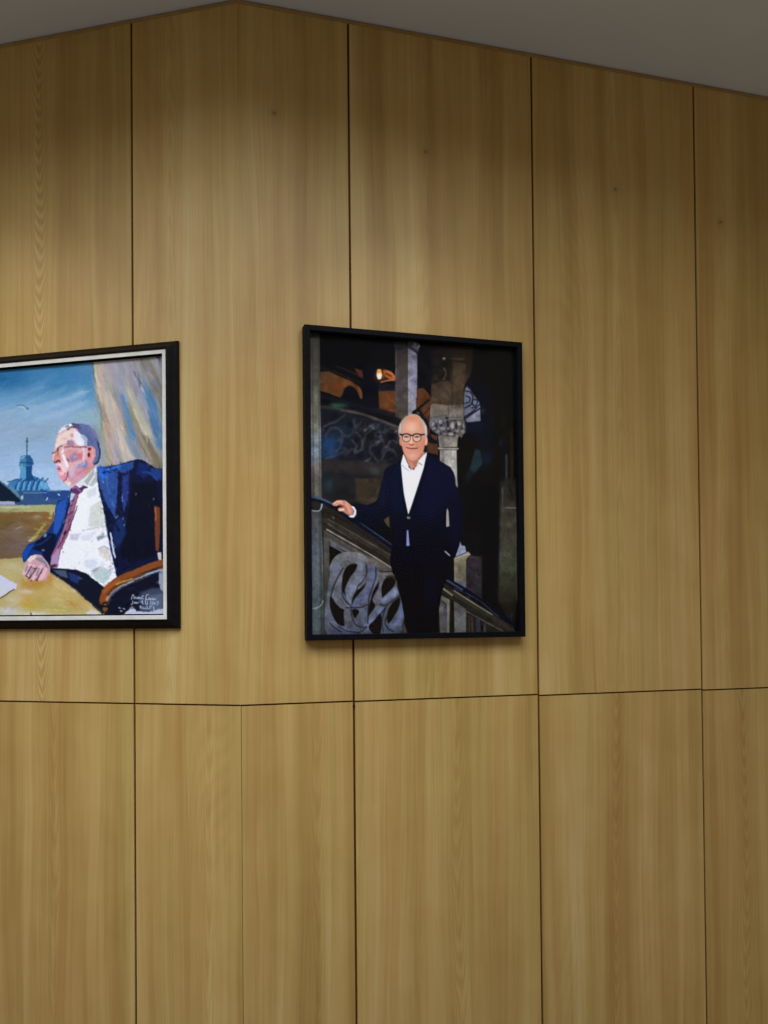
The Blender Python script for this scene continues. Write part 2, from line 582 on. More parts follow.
    def sample(s, X, Y):
        A = s.A
        k = np.array([1, 2, 1.]) / 4               # light smoothing
        A = np.pad(A, ((1, 1), (1, 1), (0, 0)), 'edge')
        A = A[:-2] * k[0] + A[1:-1] * k[1] + A[2:] * k[2]
        A = A[:, :-2] * k[0] + A[:, 1:-1] * k[1] + A[:, 2:] * k[2]
        x = np.clip((X - s.x0) * s.S - 0.5, 0, s.w - 1.01)
        y = np.clip((Y - s.y0) * s.S - 0.5, 0, s.h - 1.01)
        xi, yi = x.astype(int), y.astype(int)
        fx, fy = (x - xi)[..., None], (y - yi)[..., None]
        return (A[yi, xi] * (1 - fx) + A[yi, xi + 1] * fx) * (1 - fy) + (A[yi + 1, xi] * (1 - fx) + A[yi + 1, xi + 1] * fx) * fy


def zc(pts, ox, oy, k):
    return [(ox + x / k, oy + y / k) for x, y in pts]


def photo_sheet():
    c = Sheet(306, 322, 524, 644, 4, (13, 14, 18), 2)
    P, L, D, G_ = c.poly, c.line, c.dot, c.glow
    # dim vault
    P([(311, 330), (372, 330), (372, 372), (311, 372)], (11, 12, 15), 3)
    P([(440, 340), (520, 340), (520, 480), (440, 480)], (17, 17, 17), 6)
    # orange lit wall, upper left
    P([(319, 371.5), (328, 371), (340, 376.5), (352, 381.5), (359, 388), (362.5, 396), (361, 399), (356, 392), (352, 386), (348, 385), (344, 388), (342.5, 394), (340, 397.5), (330, 393.5), (319, 390)], (86, 57, 36), 0.9)
    G_(344, 383, 6, 4, (116, 72, 42), .8)
    G_(334, 386, 7, 4, (106, 58, 24), .6)
    G_(324, 377, 5, 4, (82, 66, 52), .6)
    L([(357, 386), (360.5, 391), (361, 397)], 2, (112, 70, 44), 1)
    P([(354, 368), (362, 370), (363, 378), (360, 377)], (82, 46, 34), 1.2)
    L([(320, 367), (340, 374), (360, 383)], 1, (40, 34, 34), .9)
    L([(336, 366), (352, 372), (362, 378)], 1.2, (44, 36, 36), .9)
    P([(344, 398), (345, 391), (349, 386), (354, 388), (358, 394), (359, 412), (342, 412)], (13, 15, 26), 1.2, smooth=5)
    P([(364, 366), (377, 366), (377, 412), (363, 412)], (13, 15, 26), 1.8)
    # lamp
    G_(381, 375, 6, 5, (150, 84, 40), .9)
    P([(383, 370), (390, 371), (395, 376), (394, 380), (386, 377)], (160, 92, 54), .9, smooth=5)
    L([(381, 382), (388, 380), (394, 380)], 1.6, (150, 100, 74), .8)
    L([(386, 373), (391, 376)], 1.2, (60, 30, 22), .8)
    D(379, 374.5, 2.6, 4.6, (250, 214, 160), .8)
    D(379, 371, 2.4, 2.2, (226, 160, 84), .8)
    D(379.2, 376, 1.8, 2.6, (255, 252, 240), .6)
    # orange wall middle
    P([(378, 390), (396, 390), (396, 413), (379, 408)], (92, 58, 36), 1.2)
    P([(378, 384), (396, 383), (396, 390), (378, 391)], (28, 28, 38), 1.4)
    G_(388, 402, 6, 6, (118, 74, 38), .6)
    L([(378, 409), (396, 416)], 3, (40, 36, 38), 1.4)
    # square pier
    P([(395, 350), (408, 348), (408, 420), (395, 420)], 0, .6, grad=[(348, (54, 50, 50)), (370, (72, 64, 64)), (390, (80, 73, 74)), (420, (72, 64, 62))])
    L([(396, 352), (396, 412)], 1, (92, 84, 84), .8, .6)
    P([(408, 347), (417.4, 353), (417, 390), (416.4, 418), (408, 418)], 0, .5, grad=[(348, (112, 110, 126)), (365, (128, 125, 145)), (385, (140, 138, 158)), (400, (150, 147, 162)), (418, (150, 146, 158))])
    P([(407, 343), (411, 341), (420, 343), (419, 348), (417.5, 353.5), (408, 347)], (72, 70, 80), .7)
    for i in range(3):
        L([(408.5, 344.5 + i * 1.6), (417, 350.5 + i * 1.4)], .8, (26, 26, 34), .7)
    D(415, 344, 1.6, 1.2, (126, 124, 140), .6)
    D(419, 346, 1, 1.6, (110, 108, 126), .6)
    P([(392, 341), (406, 343), (407, 348), (395, 350)], (34, 33, 36), .9)
    for x in (395, 399, 403):
        L([(x, 341), (x + 2, 347)], .8, (62, 60, 64), .8)
    # brown masonry at the right
    P([(431, 384), (437, 350), (463, 346), (474, 346), (471, 374), (464, 386), (463, 408), (431, 408)], 0, 2, grad=[(346, (34, 29, 25)), (366, (44, 36, 30)), (382, (66, 54, 46)), (408, (84, 72, 60))])
    P([(431, 352), (449, 346), (450, 380), (431, 384)], (27, 25, 26), 2, .9)
    L([(451.5, 346), (452.5, 406)], 1, (30, 24, 20), 1, .8)
    L([(450, 358.6), (463, 359.3)], .8, (84, 74, 62), .8)
    L([(463.5, 346), (463.5, 360)], .8, (66, 56, 46), .8, .7)
    rg = np.random.default_rng(7)
    for _ in range(40):
        x, y = rg.uniform(433, 449), rg.uniform(352, 382)
        D(x, y, .8, .8, (50 + rg.uniform(0, 40), 46 + rg.uniform(0, 34), 40 + rg.uniform(0, 30)), .8, .5)
    D(444, 358.5, 1.4, .8, (150, 140, 128), .6)
    L([(444, 368), (446, 374), (443, 380)], 1, (84, 76, 66), .8)
    P([(452, 362), (466, 364), (463, 402), (452, 404)], (80, 66, 52), 2, .6)
    P([(417, 389), (423, 387), (430, 396), (431, 408), (417, 408)], (98, 60, 38), 1.6)
    P([(417, 352), (431, 355), (431, 388), (418, 388)], (16, 17, 24), 1.4)
    L([(418, 360), (430, 372)], 1, (40, 34, 36), 1)
    # orange behind iron scroll
    P([(416, 398), (432, 398), (431, 418), (428, 430), (424, 424), (416, 414)], (84, 54, 36), 1)
    P([(426, 432), (437, 436), (438, 455), (427, 452)], (84, 56, 42), 1)
    L([(413, 413), (429, 400)], 2.2, (26, 20, 20), .8)
    L([(422, 416), (432, 406)], 1.4, (60, 30, 20), .8)
    L([(426, 421), (432, 414)], 1.2, (46, 28, 24), .8)
    P([(412, 412), (419, 409), (424, 416), (430, 424), (431, 436), (437, 441), (436, 444), (427, 441), (424, 430), (419, 418)], (22, 22, 30), .8, smooth=4)
    D(418, 413, 1.6, 1.2, (84, 88, 96), .6, .8)
    L([(428, 419), (430, 427), (428, 434)], 2, (74, 42, 34), .8)
    # stone block above the capital
    P([(430.5, 405), (436, 403.5), (447, 405.5), (463.5, 404.5), (464, 418), (458, 420), (430, 418)], 0, .7, grad=[(404, (112, 100, 92)), (410, (128, 119, 112)), (419, (118, 108, 104))])
    P([(430, 403), (448, 404.5), (448, 402), (431, 400)], (74, 60, 48), 1)
    L([(448.5, 405), (449, 417)], .8, (92, 82, 76), .8)
    L([(430, 417.5), (448, 415)], 1, (90, 88, 92), .8)
    # carved capital
    P([(429.5, 419), (436, 417.4), (446, 417), (456, 416.6), (463.5, 418), (466.4, 423), (467, 427), (465.6, 431), (463, 435), (461.6, 438.4), (459.4, 436), (456, 438.6), (452, 437), (448, 438.4), (444, 437), (440, 436.4), (437, 434), (433, 431.4), (430.4, 427.6), (429, 423)], (94, 91, 95), .7)
    for x, y, r_, s_, cc in [(432.2, 423.6, 2.4, 4, (132, 130, 138)), (434, 428.4, 2.6, 2.2, (112, 110, 118)), (440.4, 421.8, 2.8, 2.4, (128, 130, 146)), (445, 420.6, 1.6, 1.6, (118, 118, 128)), (452.4, 425.6, 2.3, 4, (160, 156, 160)), (451, 434.3, 3.2, 1.8, (152, 148, 148)), (459.4, 423.6, 2.4, 2.6, (146, 140, 138)), (464.4, 425.6, 1.8, 3.6, (142, 138, 136)), (457.6, 431.2, 2.2, 1.8, (134, 128, 126)), (462.8, 431.6, 2.2, 2.4, (134, 129, 126)), (443, 428.8, 2.8, 2, (130, 128, 134)), (438, 431.4, 2.4, 2, (116, 113, 120)), (445, 434.4, 2.2, 1.6, (118, 115, 118)), (457, 436.6, 1.6, 1.4, (128, 122, 120)), (436.6, 421.4, 1.4, 1.6, (110, 110, 120)), (448.6, 428.4, 1.6, 1.4, (120, 116, 122))]:
        D(x + .5, y + .6, r_, s_, (52, 50, 58), .9, .8)
        D(x, y, r_ * .92, s_ * .92, cc, .9)
        D(x - .3, y - .5, r_ * .45, s_ * .45, tuple(min(v_ + 20, 255) for v_ in cc), .9, .7)
    for x, y, r_, s_ in [(447.8, 424, 1.3, 3.4), (436.6, 426, 1.1, 1.8), (449.2, 431.2, 2, .9), (456.3, 426, 1, 3.2), (461.8, 428.6, 1, 1.2), (441, 425.6, 1.6, .8), (441, 433.8, 1, .9), (454.7, 433, 1.1, 1.2), (447.2, 417.8, 1.6, 1.2), (455.2, 420.6, 1.4, .8)]:
        D(x, y, r_, s_, (34, 33, 42), .8, .85)
    L([(433.4, 421), (431, 424), (432.4, 427), (435, 426)], .8, (60, 60, 70), .7, .9)
    L([(449, 418.6), (463, 418.8)], 1, (140, 134, 132), .8, .7)
    L([(430.5, 419.2), (444, 418.4)], 1, (124, 122, 128), .8, .7)
    # shaft
    P([(438, 436), (458, 437), (457, 447), (439.5, 447)], 0, .6, grad=[(436, (128, 120, 116)), (447, (152, 144, 136))])
    P([(440, 449), (456.6, 449), (457, 478), (458, 488), (455.5, 489), (449, 470), (440, 462)], 0, .6, grad=[(449, (140, 135, 132)), (456, (158, 154, 153)), (470, (178, 174, 172)), (488, (176, 171, 168))])
    P([(440, 437), (444, 437), (444.5, 464), (440.5, 462)], (96, 90, 92), 2, .6)
    L([(453.4, 450), (454.6, 480)], 2.6, (186, 182, 180), 1.6, .5)
    L([(438.6, 448.3), (458, 448.6)], 1.6, (142, 136, 132), .6)
    L([(438.8, 449.8), (457.6, 450)], .8, (84, 78, 76), .6)
    # arch and iron grille by the column
    P([(467, 382), (472, 377), (479, 378), (486, 386), (491, 398), (493, 420), (492, 450), (467, 430), (466, 400)], (14, 18, 30), 2, .9, smooth=4)
    P([(465, 389), (467.5, 386), (471, 389), (476, 397), (480, 404), (480.6, 421), (467, 422.5), (464, 417), (464, 398)], (112, 114, 134), .6)
    P([(469, 416), (480, 407), (480.4, 421), (467, 422)], (132, 132, 148), .6, .8)
    for pp in ([(464, 417), (472, 412), (480, 404)], [(465, 408), (471, 404), (473, 396), (470, 392), (466, 391)], [(466, 396), (470, 398), (469, 402), (465, 403)], [(473, 400), (477, 400), (476.4, 405), (473, 405), (472.4, 401)], [(468, 387), (474, 394), (480, 403)], [(472, 408), (476, 407)]):
        L(pp, 1.2, (24, 27, 48), .6)
    L([(464, 419.2), (480.5, 408)], 1.7, (30, 33, 56), .6)
    P([(464, 423), (484, 421), (484, 432), (466, 432)], (18, 24, 44), 2.4, .8)
    G_(483, 411, 2.2, 3, (34, 56, 70), .7)
    # dim reflections
    P([(475, 449), (480, 450), (482.5, 464), (474, 474), (469.5, 470)], (36, 58, 66), 2.4, .9)
    G_(487, 458, 6, 7, (22, 36, 62), .8)
    P([(468, 470), (474, 472), (468, 484), (464, 480)], (24, 36, 44), 3, .8)
    G_(501, 442, 1.8, 4, (36, 52, 54), .8)
    L([(502.5, 402), (503, 420), (505, 440)], 2, (28, 26, 22), 2, .8)
    L([(511.5, 430), (512, 482)], 3.5, (38, 32, 20), 2, .9)
    L([(506.4, 455), (506.6, 482)], 2, (56, 62, 70), 1.4, .9)
    # dim stone pier at the right edge
    P([(500, 480), (517, 478), (518, 624), (506, 618), (498, 600), (499, 560)], 0, 3, grad=[(478, (36, 36, 32)), (500, (54, 50, 46)), (512, (66, 62, 54)), (540, (72, 70, 62)), (570, (68, 70, 58)), (590, (54, 54, 44)), (606, (32, 30, 24)), (624, (22, 20, 17))])
    L([(502.4, 488), (502.8, 512)], 1.2, (68, 82, 92), .9, .8)
    L([(505, 507.7), (517, 508)], 1.2, (122, 116, 98), .8, .9)
    P([(510, 482), (513, 494), (512.5, 500), (509, 490)], (30, 26, 18), 1, .8)
    L([(500.4, 550), (501, 562)], 2, (70, 78, 84), 1.2, .7)
    L([(515.8, 512), (516.8, 600)], 1.4, (84, 84, 64), 1, .7)
    P([(505, 618), (512, 612), (512, 620)], (38, 40, 58), 1.6, .6)
    for _ in range(26):
        x = rg.uniform(464, 480)
        y = rg.uniform(528, 560)
        L([(x, y), (x + rg.uniform(-2, 2), y + 6)], 1, (34, 31, 28), 1.4, .5)
    # carved balustrade behind, out of focus
    P([(320, 405), (400, 424), (402, 462), (320, 462)], (26, 28, 38), 2)
    L([(320, 406), (352, 411), (380, 420.5), (402, 430)], 3.4, (50, 46, 48), 1.4)
    L([(340, 409.5), (360, 413.5), (380, 420), (400, 428)], 1.2, (94, 84, 80), 1)
    L([(320, 396), (350, 403), (380, 412), (400, 420)], 3, (24, 25, 36), 2)
    G_(331, 444, 12, 11, (30, 60, 96), .95)
    G_(328, 452, 7, 7, (32, 70, 112), .7)
    G_(346, 430, 8, 6, (28, 48, 66), .8)
    G_(374, 427, 6, 4, (40, 66, 80), .7)
    tr = (84, 80, 88)
    for k_ in range(46):
        x, y = rg.uniform(322, 398), rg.uniform(420, 460)
        t0 = rg.uniform(0, 6.28)
        L([(x + 4 * math.cos(t0 + q_), y + 4.5 * math.sin(t0 + q_)) for q_ in (0, .6, 1.2, 1.8)], 1.5, (60 + rg.uniform(-14, 16), 58 + rg.uniform(-12, 14), 68), 1.2, .6)
    for pp in ([(324, 426), (330, 423), (338, 420), (345, 414)], [(340, 430), (345, 436), (351, 434), (354, 427), (352, 420)], [(325, 436), (331, 428), (338, 428)], [(338, 440), (342, 436), (340, 446), (335, 452)], [(356, 432), (361, 438), (362, 446), (358, 452)], [(364, 432), (368, 427), (373, 425)], [(362, 446), (365, 436), (370, 430)], [(370, 426), (376, 429), (378, 424)], [(346, 454), (352, 449), (357, 452)], [(358, 458), (364, 463), (370, 458), (371, 452)], [(369, 452), (371, 446), (377, 443)], [(373, 455), (378, 462)], [(375, 441), (381, 440)], [(384, 432), (391, 428), (397, 432), (398, 440)], [(386, 446), (392, 440), (397, 443)], [(382, 458), (386, 450), (393, 450), (396, 456)], [(380, 436), (384, 444), (382, 452)], [(326, 458), (334, 456), (342, 452)], [(352, 440), (356, 446), (354, 452)]):
        L(pp, 2.1, tr, 1.4, .5)
    for x, y, r in [(369, 437, 3), (391, 436, 3.6), (389, 455, 3), (377, 450, 3.4), (360, 456, 4), (357, 440, 2.6), (350, 424, 3), (333, 416, 4)]:
        D(x, y, r, r * 1.1, (17, 19, 32), 2, .8)
    for x, y in [(378, 442), (373, 428), (366, 461), (396, 431), (386, 447), (365, 429.5)]:
        D(x, y, 1.8, 1, (112, 108, 114), .9, .8, -.6)
    G_(335, 405, 5, 2.6, (52, 92, 78), .95)  # green reflections on the glass, painted into the print
    G_(343, 405, 5, 2, (40, 74, 62), .9)
    P([(319, 459), (345, 460), (400, 463), (400, 478), (319, 474)], (46, 42, 44), 1.4)
    P([(319, 471), (400, 478), (378, 506), (319, 500)], (33, 34, 38), 2)
    P([(355, 478), (382, 478), (377, 502), (368, 505), (356, 500)], (58, 50, 40), 2.6)
    L([(376, 496), (378, 488)], 1.2, (80, 76, 66), 1)
    G_(328, 484, 5, 8, (38, 66, 68), .8)
    G_(376, 470, 6, 4, (66, 72, 74), .7)
    G_(340, 492, 10, 8, (28, 30, 34), .7)
    c.blur(320, 404, 401, 504, .7)
    c.blur(318, 362, 397, 414, .35)
    # left stone column
    P([(310, 328), (319.6, 330), (320, 380), (321, 440), (321.5, 498), (311, 498)], 0, .9, grad=[(330, (58, 60, 52)), (355, (72, 66, 60)), (380, (82, 82, 74)), (400, (98, 97, 86)), (425, (116, 114, 106)), (440, (118, 126, 134)), (452, (114, 128, 144)), (458, (104, 114, 124)), (466, (118, 112, 112)), (480, (100, 96, 90)), (498, (82, 80, 76))])
    L([(312.6, 334), (313.4, 498)], 1, (46, 44, 42), 1, .5)
    L([(318.5, 334), (320, 498)], 1.2, (52, 50, 50), 1, .5)
    L([(316, 440), (316.2, 496)], 2, (132, 128, 128), 1.4, .4)
    # stair wall below the rail
    P([(310, 498), (323, 504), (345, 516), (402, 556), (404, 640), (310, 640)], (42, 38, 36), .8)
    P([(310, 510), (321, 512), (323, 560), (323.5, 640), (310, 640)], 0, .9, grad=[(510, (80, 78, 76)), (525, (92, 94, 98)), (545, (94, 100, 110)), (570, (98, 104, 112)), (600, (86, 96, 104)), (640, (84, 94, 98))])
    P([(318.6, 512), (321, 514), (323.6, 640), (320.6, 640)], (56, 62, 62), 1, .7)
    P([(324, 530), (402, 580), (404, 590), (324, 546)], (44, 41, 38), 1)
    P([(323.8, 530), (329, 533), (330, 640), (323.8, 640)], 0, .7, grad=[(530, (78, 76, 72)), (580, (70, 68, 62)), (640, (66, 66, 70))])
    L([(324, 520), (345, 531), (376, 549), (402, 566)], 4.4, (54, 49, 43), 1)
    L([(326, 512), (350, 524), (390, 552)], 1.6, (30, 28, 27), 1)
    L([(328, 519), (360, 537), (380, 549), (402, 562)], 1.1, (82, 74, 64), .8)
    L([(328, 524), (352, 539)], 1, (92, 88, 84), .9, .8)
    L([(333, 517), (333.5, 518)], 2, (80, 80, 90), .8)
    P([(326, 528), (402, 576), (402, 590), (326, 541)], (84, 80, 77), .7)
    L([(327, 529.5), (355, 545.5), (380, 560.5), (402, 575)], 1.4, (144, 136, 126), .6)
    L([(327, 531.4), (355, 547.5), (380, 562.5), (402, 577)], 1, (36, 34, 33), .6)
    L([(328, 536), (362, 557), (402, 584)], 1, (66, 62, 62), .8)
    # carved scroll panel
    P([(329.4, 541), (345, 550), (358, 554.5), (402, 586), (402, 640), (329.4, 640)], (26, 23, 23), .8)
    P([(330, 540), (358, 556), (350, 553), (330, 545)], (96, 96, 106), .7)
    L([(331, 545.5), (345, 553)], 1.2, (104, 102, 108), .7)
    P([(330, 547), (343, 553), (335, 561), (330, 568)], (17, 15, 14), .7)
    z1 = lambda p: zc(p, 300, 565, 9.6)
    z2 = lambda p: zc(p, 380, 565, 9.6)
    dk = (20, 17, 17)
    P([(330, 566), (334, 558), (342, 552.5), (352, 552), (362, 554), (374, 562), (388, 568), (397, 574), (402, 592), (404.6, 610), (404, 624), (400, 634), (400, 640), (329.6, 640), (329.6, 575)], 0, .7, smooth=4, grad=[(552, (112, 112, 116)), (575, (106, 108, 118)), (600, (100, 103, 116)), (620, (90, 94, 110)), (636, (84, 90, 110))])
    P([(366, 555), (380, 561), (396, 572), (398, 586), (380, 572), (370, 566)], (92, 86, 82), 1.4, .9)
    # light and shade on the ribbons
    for pp, w_, cc, al in [(z1([(600, 10), (600, 90), (545, 170), (480, 250), (455, 340), (480, 390)]), 6, (116, 120, 142), .9),
                           (z1([(690, 20), (700, 130), (660, 240), (590, 330), (520, 380)]), 6, (98, 106, 138), .9),
                           (z1([(380, 60), (330, 180), (320, 300), (360, 370), (430, 410)]), 3.6, (104, 104, 112), .8),
                           (z1([(290, 170), (290, 330), (310, 470), (370, 580), (450, 630), (560, 620)]), 3, (100, 106, 126), .8),
                           (z1([(300, 30), (360, 0), (330, 100)]), 4, (112, 122, 144), .8),
                           (z1([(440, 440), (460, 560)]), 4, (100, 98, 104), .8),
                           (z1([(600, 440), (610, 540)]), 5, (98, 102, 128), .8),
                           (z1([(640, 590), (700, 520), (768, 450)]), 5, (106, 114, 146), .9),
                           (z2([(40, 340), (100, 290), (180, 230)]), 5.4, (116, 124, 152), .95),
                           (z2([(0, 450), (50, 400)]), 4, (110, 118, 150), .9),
                           (z2([(210, 380), (205, 480), (150, 570), (100, 610)]), 4.4, (104, 114, 150), .95),
                           (z2([(20, 480), (40, 600)]), 3, (88, 94, 116), .8),
                           (z2([(0, 120), (40, 80), (110, 80), (150, 100)]), 2, (108, 100, 96), .8),
                           (z1([(330, 640), (560, 655)]), 3, (70, 78, 106), .8),
                           (z1([(745, 200), (715, 290), (740, 380)]), 3.4, (96, 88, 94), .8)]:
        L(pp, w_, cc, 2.0, al)
    # openings between them
    for pp in ([(452, 25), (490, 0), (535, 5), (520, 60), (480, 115), (442, 200), (425, 270), (412, 210), (415, 120), (430, 60)],
               [(622, 175), (600, 235), (556, 285), (520, 340), (503, 388), (510, 320), (540, 255), (590, 215)],
               [(303, 310), (325, 340), (350, 380), (390, 420), (415, 432), (410, 470), (416, 540), (412, 572), (368, 560), (330, 505), (303, 430), (296, 365)],
               [(506, 434), (540, 428), (562, 448), (548, 480), (530, 505), (512, 480)],
               [(738, 190), (752, 170), (745, 230), (712, 290), (700, 340), (720, 385), (690, 440), (660, 475), (662, 420), (682, 330), (708, 245)],
               [(668, 588), (705, 545), (768, 480), (768, 640), (720, 655), (688, 635)]):
        cx_, cy_ = sum(p_[0] for p_ in pp) / len(pp), sum(p_[1] for p_ in pp) / len(pp)
        P(z1([(cx_ + (x - cx_) * 1.18, cy_ + (y - cy_) * 1.1) for x, y in pp]), dk, .9, smooth=4)
    for pp in ([(20, 312), (14, 220), (40, 145), (90, 104), (140, 112), (150, 160), (128, 212), (88, 255), (40, 300)],
               [(188, 308), (193, 362), (165, 445), (112, 530), (78, 560), (65, 500), (76, 440), (110, 372), (150, 332)]):
        P(z2(pp), dk, .8, smooth=4)
    L(z2([(60, 110), (110, 108), (140, 130)]), 1.6, (58, 50, 44), .9)
    for pp in ([(415, 30), (368, 110), (330, 190), (298, 290)], [(404, 180), (405, 270), (440, 350), (500, 405)], [(428, 250), (440, 330), (492, 388)],
               [(636, 0), (640, 70), (612, 145), (560, 205), (540, 250)], [(640, 380), (590, 405), (520, 410), (440, 410)], [(488, 430), (500, 500), (532, 570), (600, 600), (640, 590)],
               [(372, 590), (450, 632), (560, 648)], [(728, 30), (726, 120), (690, 230), (660, 330), (655, 460), (650, 560)], [(290, 560), (330, 600), (400, 640)], [(640, 600), (600, 630), (560, 655)]):
        L(z1(pp), 1.3, (36, 34, 44), 1.0, .85)
    for pp in ([(0, 378), (30, 388), (62, 384), (110, 350), (160, 310), (190, 290)], [(60, 400), (30, 440), (0, 470)], [(62, 500), (50, 560), (80, 610), (130, 640)], [(0, 60), (60, 66), (110, 62), (160, 110)], [(165, 200), (192, 280)], [(50, 420), (20, 520), (30, 640)]):
        L(z2(pp), 1.3, (34, 33, 42), 1.0, .85)
    for pp in ([(420, 45), (378, 120), (342, 200), (316, 300)], [(412, 270), (450, 345), (500, 395)], [(560, 220), (610, 155), (632, 80)]):
        L(z1(pp), .8, (136, 140, 156), .8, .6)
    P(z2([(168, 190), (195, 290), (232, 420), (236, 500), (205, 600), (230, 560), (280, 660), (330, 660), (330, 100), (150, 60)]), (12, 12, 16), .8)
    P([(404, 622), (408, 636), (400, 636)], (58, 55, 50), .8)
    # bracket and thin light rod on the column
    L([(312.5, 510.6), (318.5, 511), (321, 508.5), (322, 504)], 1.3, (158, 168, 188), .6)
    L([(313, 608.6), (318, 607.4), (321.5, 604.5), (323, 601)], 1, (168, 172, 174), .6)
    # left handrail
    L([(311, 498.5), (324, 502), (340, 511), (357, 523), (380, 538.5), (398, 551)], 4.6, (15, 19, 34), .8)
    L([(312, 497), (322, 499.2), (332, 503.6)], 1.8, (70, 88, 112), 1, .9)
    L([(345, 512.5), (360, 522.6), (380, 536.4), (396, 547.5)], 1.1, (54, 68, 104), .7)
    # right balustrade
    P([(463, 556), (482, 556), (482, 602), (463, 590)], (48, 44, 50), 1.2)
    for _ in range(60):
        x, y = rg.uniform(466, 481), rg.uniform(556, 600)
        v = rg.uniform(-18, 26)
        D(x, y, 1.2, .9, (52 + v, 47 + v, 54 + v), .9, .6)
    P([(444, 583), (456, 590), (512, 625), (517, 634), (438, 634), (440, 600)], (40, 37, 33), .9)
    L([(451, 592), (470, 603), (500, 622), (512, 632)], 4.6, (52, 49, 43), .9)
    L([(454, 590.6), (470, 601), (492, 614.6)], 1.1, (132, 126, 112), .6)
    L([(466, 611), (484, 621), (503, 631)], 1.2, (84, 80, 72), .7)
    L([(441, 587), (452, 595)], 2, (140, 132, 114), .6)
    L([(441, 590), (452, 597.6)], 1, (46, 42, 38), .6)
    P([(438.5, 594), (450, 600), (449.5, 636), (440.5, 636), (438.5, 603)], 0, .6, grad=[(594, (116, 110, 98)), (610, (102, 98, 92)), (636, (92, 88, 84))])
    L([(441, 602), (444.5, 606), (445.4, 616), (443, 626)], 2.6, (82, 86, 116), .8)
    L([(442, 601), (445.6, 604), (445.6, 608)], 1, (40, 36, 34), .6)
    L([(448.2, 600), (448, 635)], 1.1, (142, 138, 126), .6)
    P([(450, 600), (454.4, 602), (454.4, 636), (450, 636)], (25, 24, 18), .7)
    P([(454, 601), (466, 609), (466, 636), (454.6, 636)], 0, .6, grad=[(600, (86, 86, 88)), (620, (104, 104, 106)), (636, (108, 110, 108))])
    for x, w_, cc in [(469, 1.2, (56, 54, 50)), (472, 1.6, (66, 64, 60)), (478, 4, (54, 58, 76)), (484.5, 1.8, (66, 66, 72)), (490, 3, (40, 38, 40)), (497, 3, (44, 40, 36))]:
        L([(x, 616 + (x - 469) * .5), (x + .6, 636)], w_, cc, .8)
    D(482, 628, 1.2, 3, (16, 14, 14), .8)
    P([(456, 551), (470, 552.5), (466, 560), (466, 594), (454.4, 588), (454, 560)], 0, .6, grad=[(552, (122, 115, 100)), (570, (126, 120, 102)), (580, (116, 112, 104)), (586, (92, 98, 122)), (594, (80, 88, 120))])
    P([(453, 558), (459, 554), (468, 551.6), (471, 554.5), (466, 558), (456, 561)], (138, 128, 112), .6)
    L([(454, 558.6), (468, 553.6)], 1.2, (176, 170, 162), .6)
    P([(457, 551), (460, 540.5), (461.5, 545.5), (465, 546), (466, 552), (455, 558)], (146, 152, 176), .6)
    L([(456, 557), (466, 552.6)], 1.6, (92, 96, 118), .6)
    L([(443, 577), (452, 583), (466, 591), (480, 601), (500, 615), (520, 629)], 5, (12, 16, 32), .8)
    L([(444, 578.6), (453, 584), (462, 589.6)], 1.8, (66, 76, 108), .8)
    L([(466, 593), (480, 601), (492, 611), (498, 616)], .8, (62, 66, 82), .7)
    P([(330.4, 547), (339, 551.4), (334, 556.5), (330.4, 564)], (17, 15, 14), .8)
    c.mottle(.10, 5, 3)
    c.mottle(.07, 1.6, 4)
    # the standing man: trousers
    P([(390, 556), (392, 570), (397, 582), (402, 604), (405, 620), (409, 640), (438, 640), (439, 610), (442, 592), (447, 578), (449, 556)], (7, 8, 15), .7)
    P([(425, 570), (442, 572), (437, 600), (428, 616), (424, 600)], (12, 15, 34), 3, .8)
    L([(416, 568), (417, 636)], 3, (4, 5, 9), 2, .8)
    # jacket
    jk = [(403, 456), (398, 462), (389, 466), (384.5, 470), (382.5, 480), (380, 491), (378, 499), (373, 503), (366, 505.5), (355, 503.5), (355.5, 510), (354, 518), (352, 519.5), (362, 523.5), (374, 527), (384, 524), (389.5, 517), (391.5, 528), (392, 543), (390, 560), (391.5, 570), (398, 580), (416, 574), (434, 579), (447, 580), (450, 562), (455, 558), (459.6, 545), (463, 520), (461, 500), (457, 484), (453.5, 472), (450, 467), (440, 461), (427.5, 453)]
    P(jk, 0, .7, grad=[(452, (12, 17, 36)), (480, (14, 19, 42)), (520, (11, 15, 34)), (550, (8, 10, 24)), (580, (6, 8, 16))])
    P([(428, 455), (450, 468), (455, 490), (446, 505), (432, 520), (416, 512), (424, 480)], (16, 18, 50), 3, .8)
    P([(404, 462), (396, 468), (386, 490), (392, 512), (404, 512)], (13, 23, 48), 3, .8)
    P([(384, 474), (381, 492), (378, 502), (384, 508), (390, 490)], (15, 26, 50), 2, .7)
    P([(450, 500), (461, 505), (462, 530), (456, 552), (450, 540)], (14, 15, 42), 2, .8)
    L([(402.4, 464), (401, 485), (404, 505), (407.6, 516)], 1.2, (9, 12, 26), .8)
    L([(428, 456), (424, 476), (418, 495), (411, 513)], 1.2, (9, 11, 28), .8)
    L([(421, 487), (427, 484), (433, 478)], .9, (12, 14, 36), .8)
    L([(447, 500), (446, 520), (444, 538)], 1.6, (9, 10, 24), 1.2)
    L([(422, 548), (436, 543)], 1.1, (8, 9, 20), .8)
    L([(408, 520), (407, 560)], .9, (9, 11, 26), .8)
    L([(388, 486), (391, 505), (391, 522)], 1.4, (9, 13, 26), 1.2)
    L([(363, 506), (374, 509), (384, 504)], 2, (20, 26, 52), 1.6, .8)
    P([(447, 508), (448.4, 511), (449.4, 526), (446.2, 527), (446.4, 514)], (166, 162, 158), .5)
    P([(455, 479), (457, 484), (457.6, 488), (456, 485)], (180, 178, 172), .5)
    L([(445.2, 551.4), (449.6, 555.4)], 1.2, (176, 176, 178), .5)
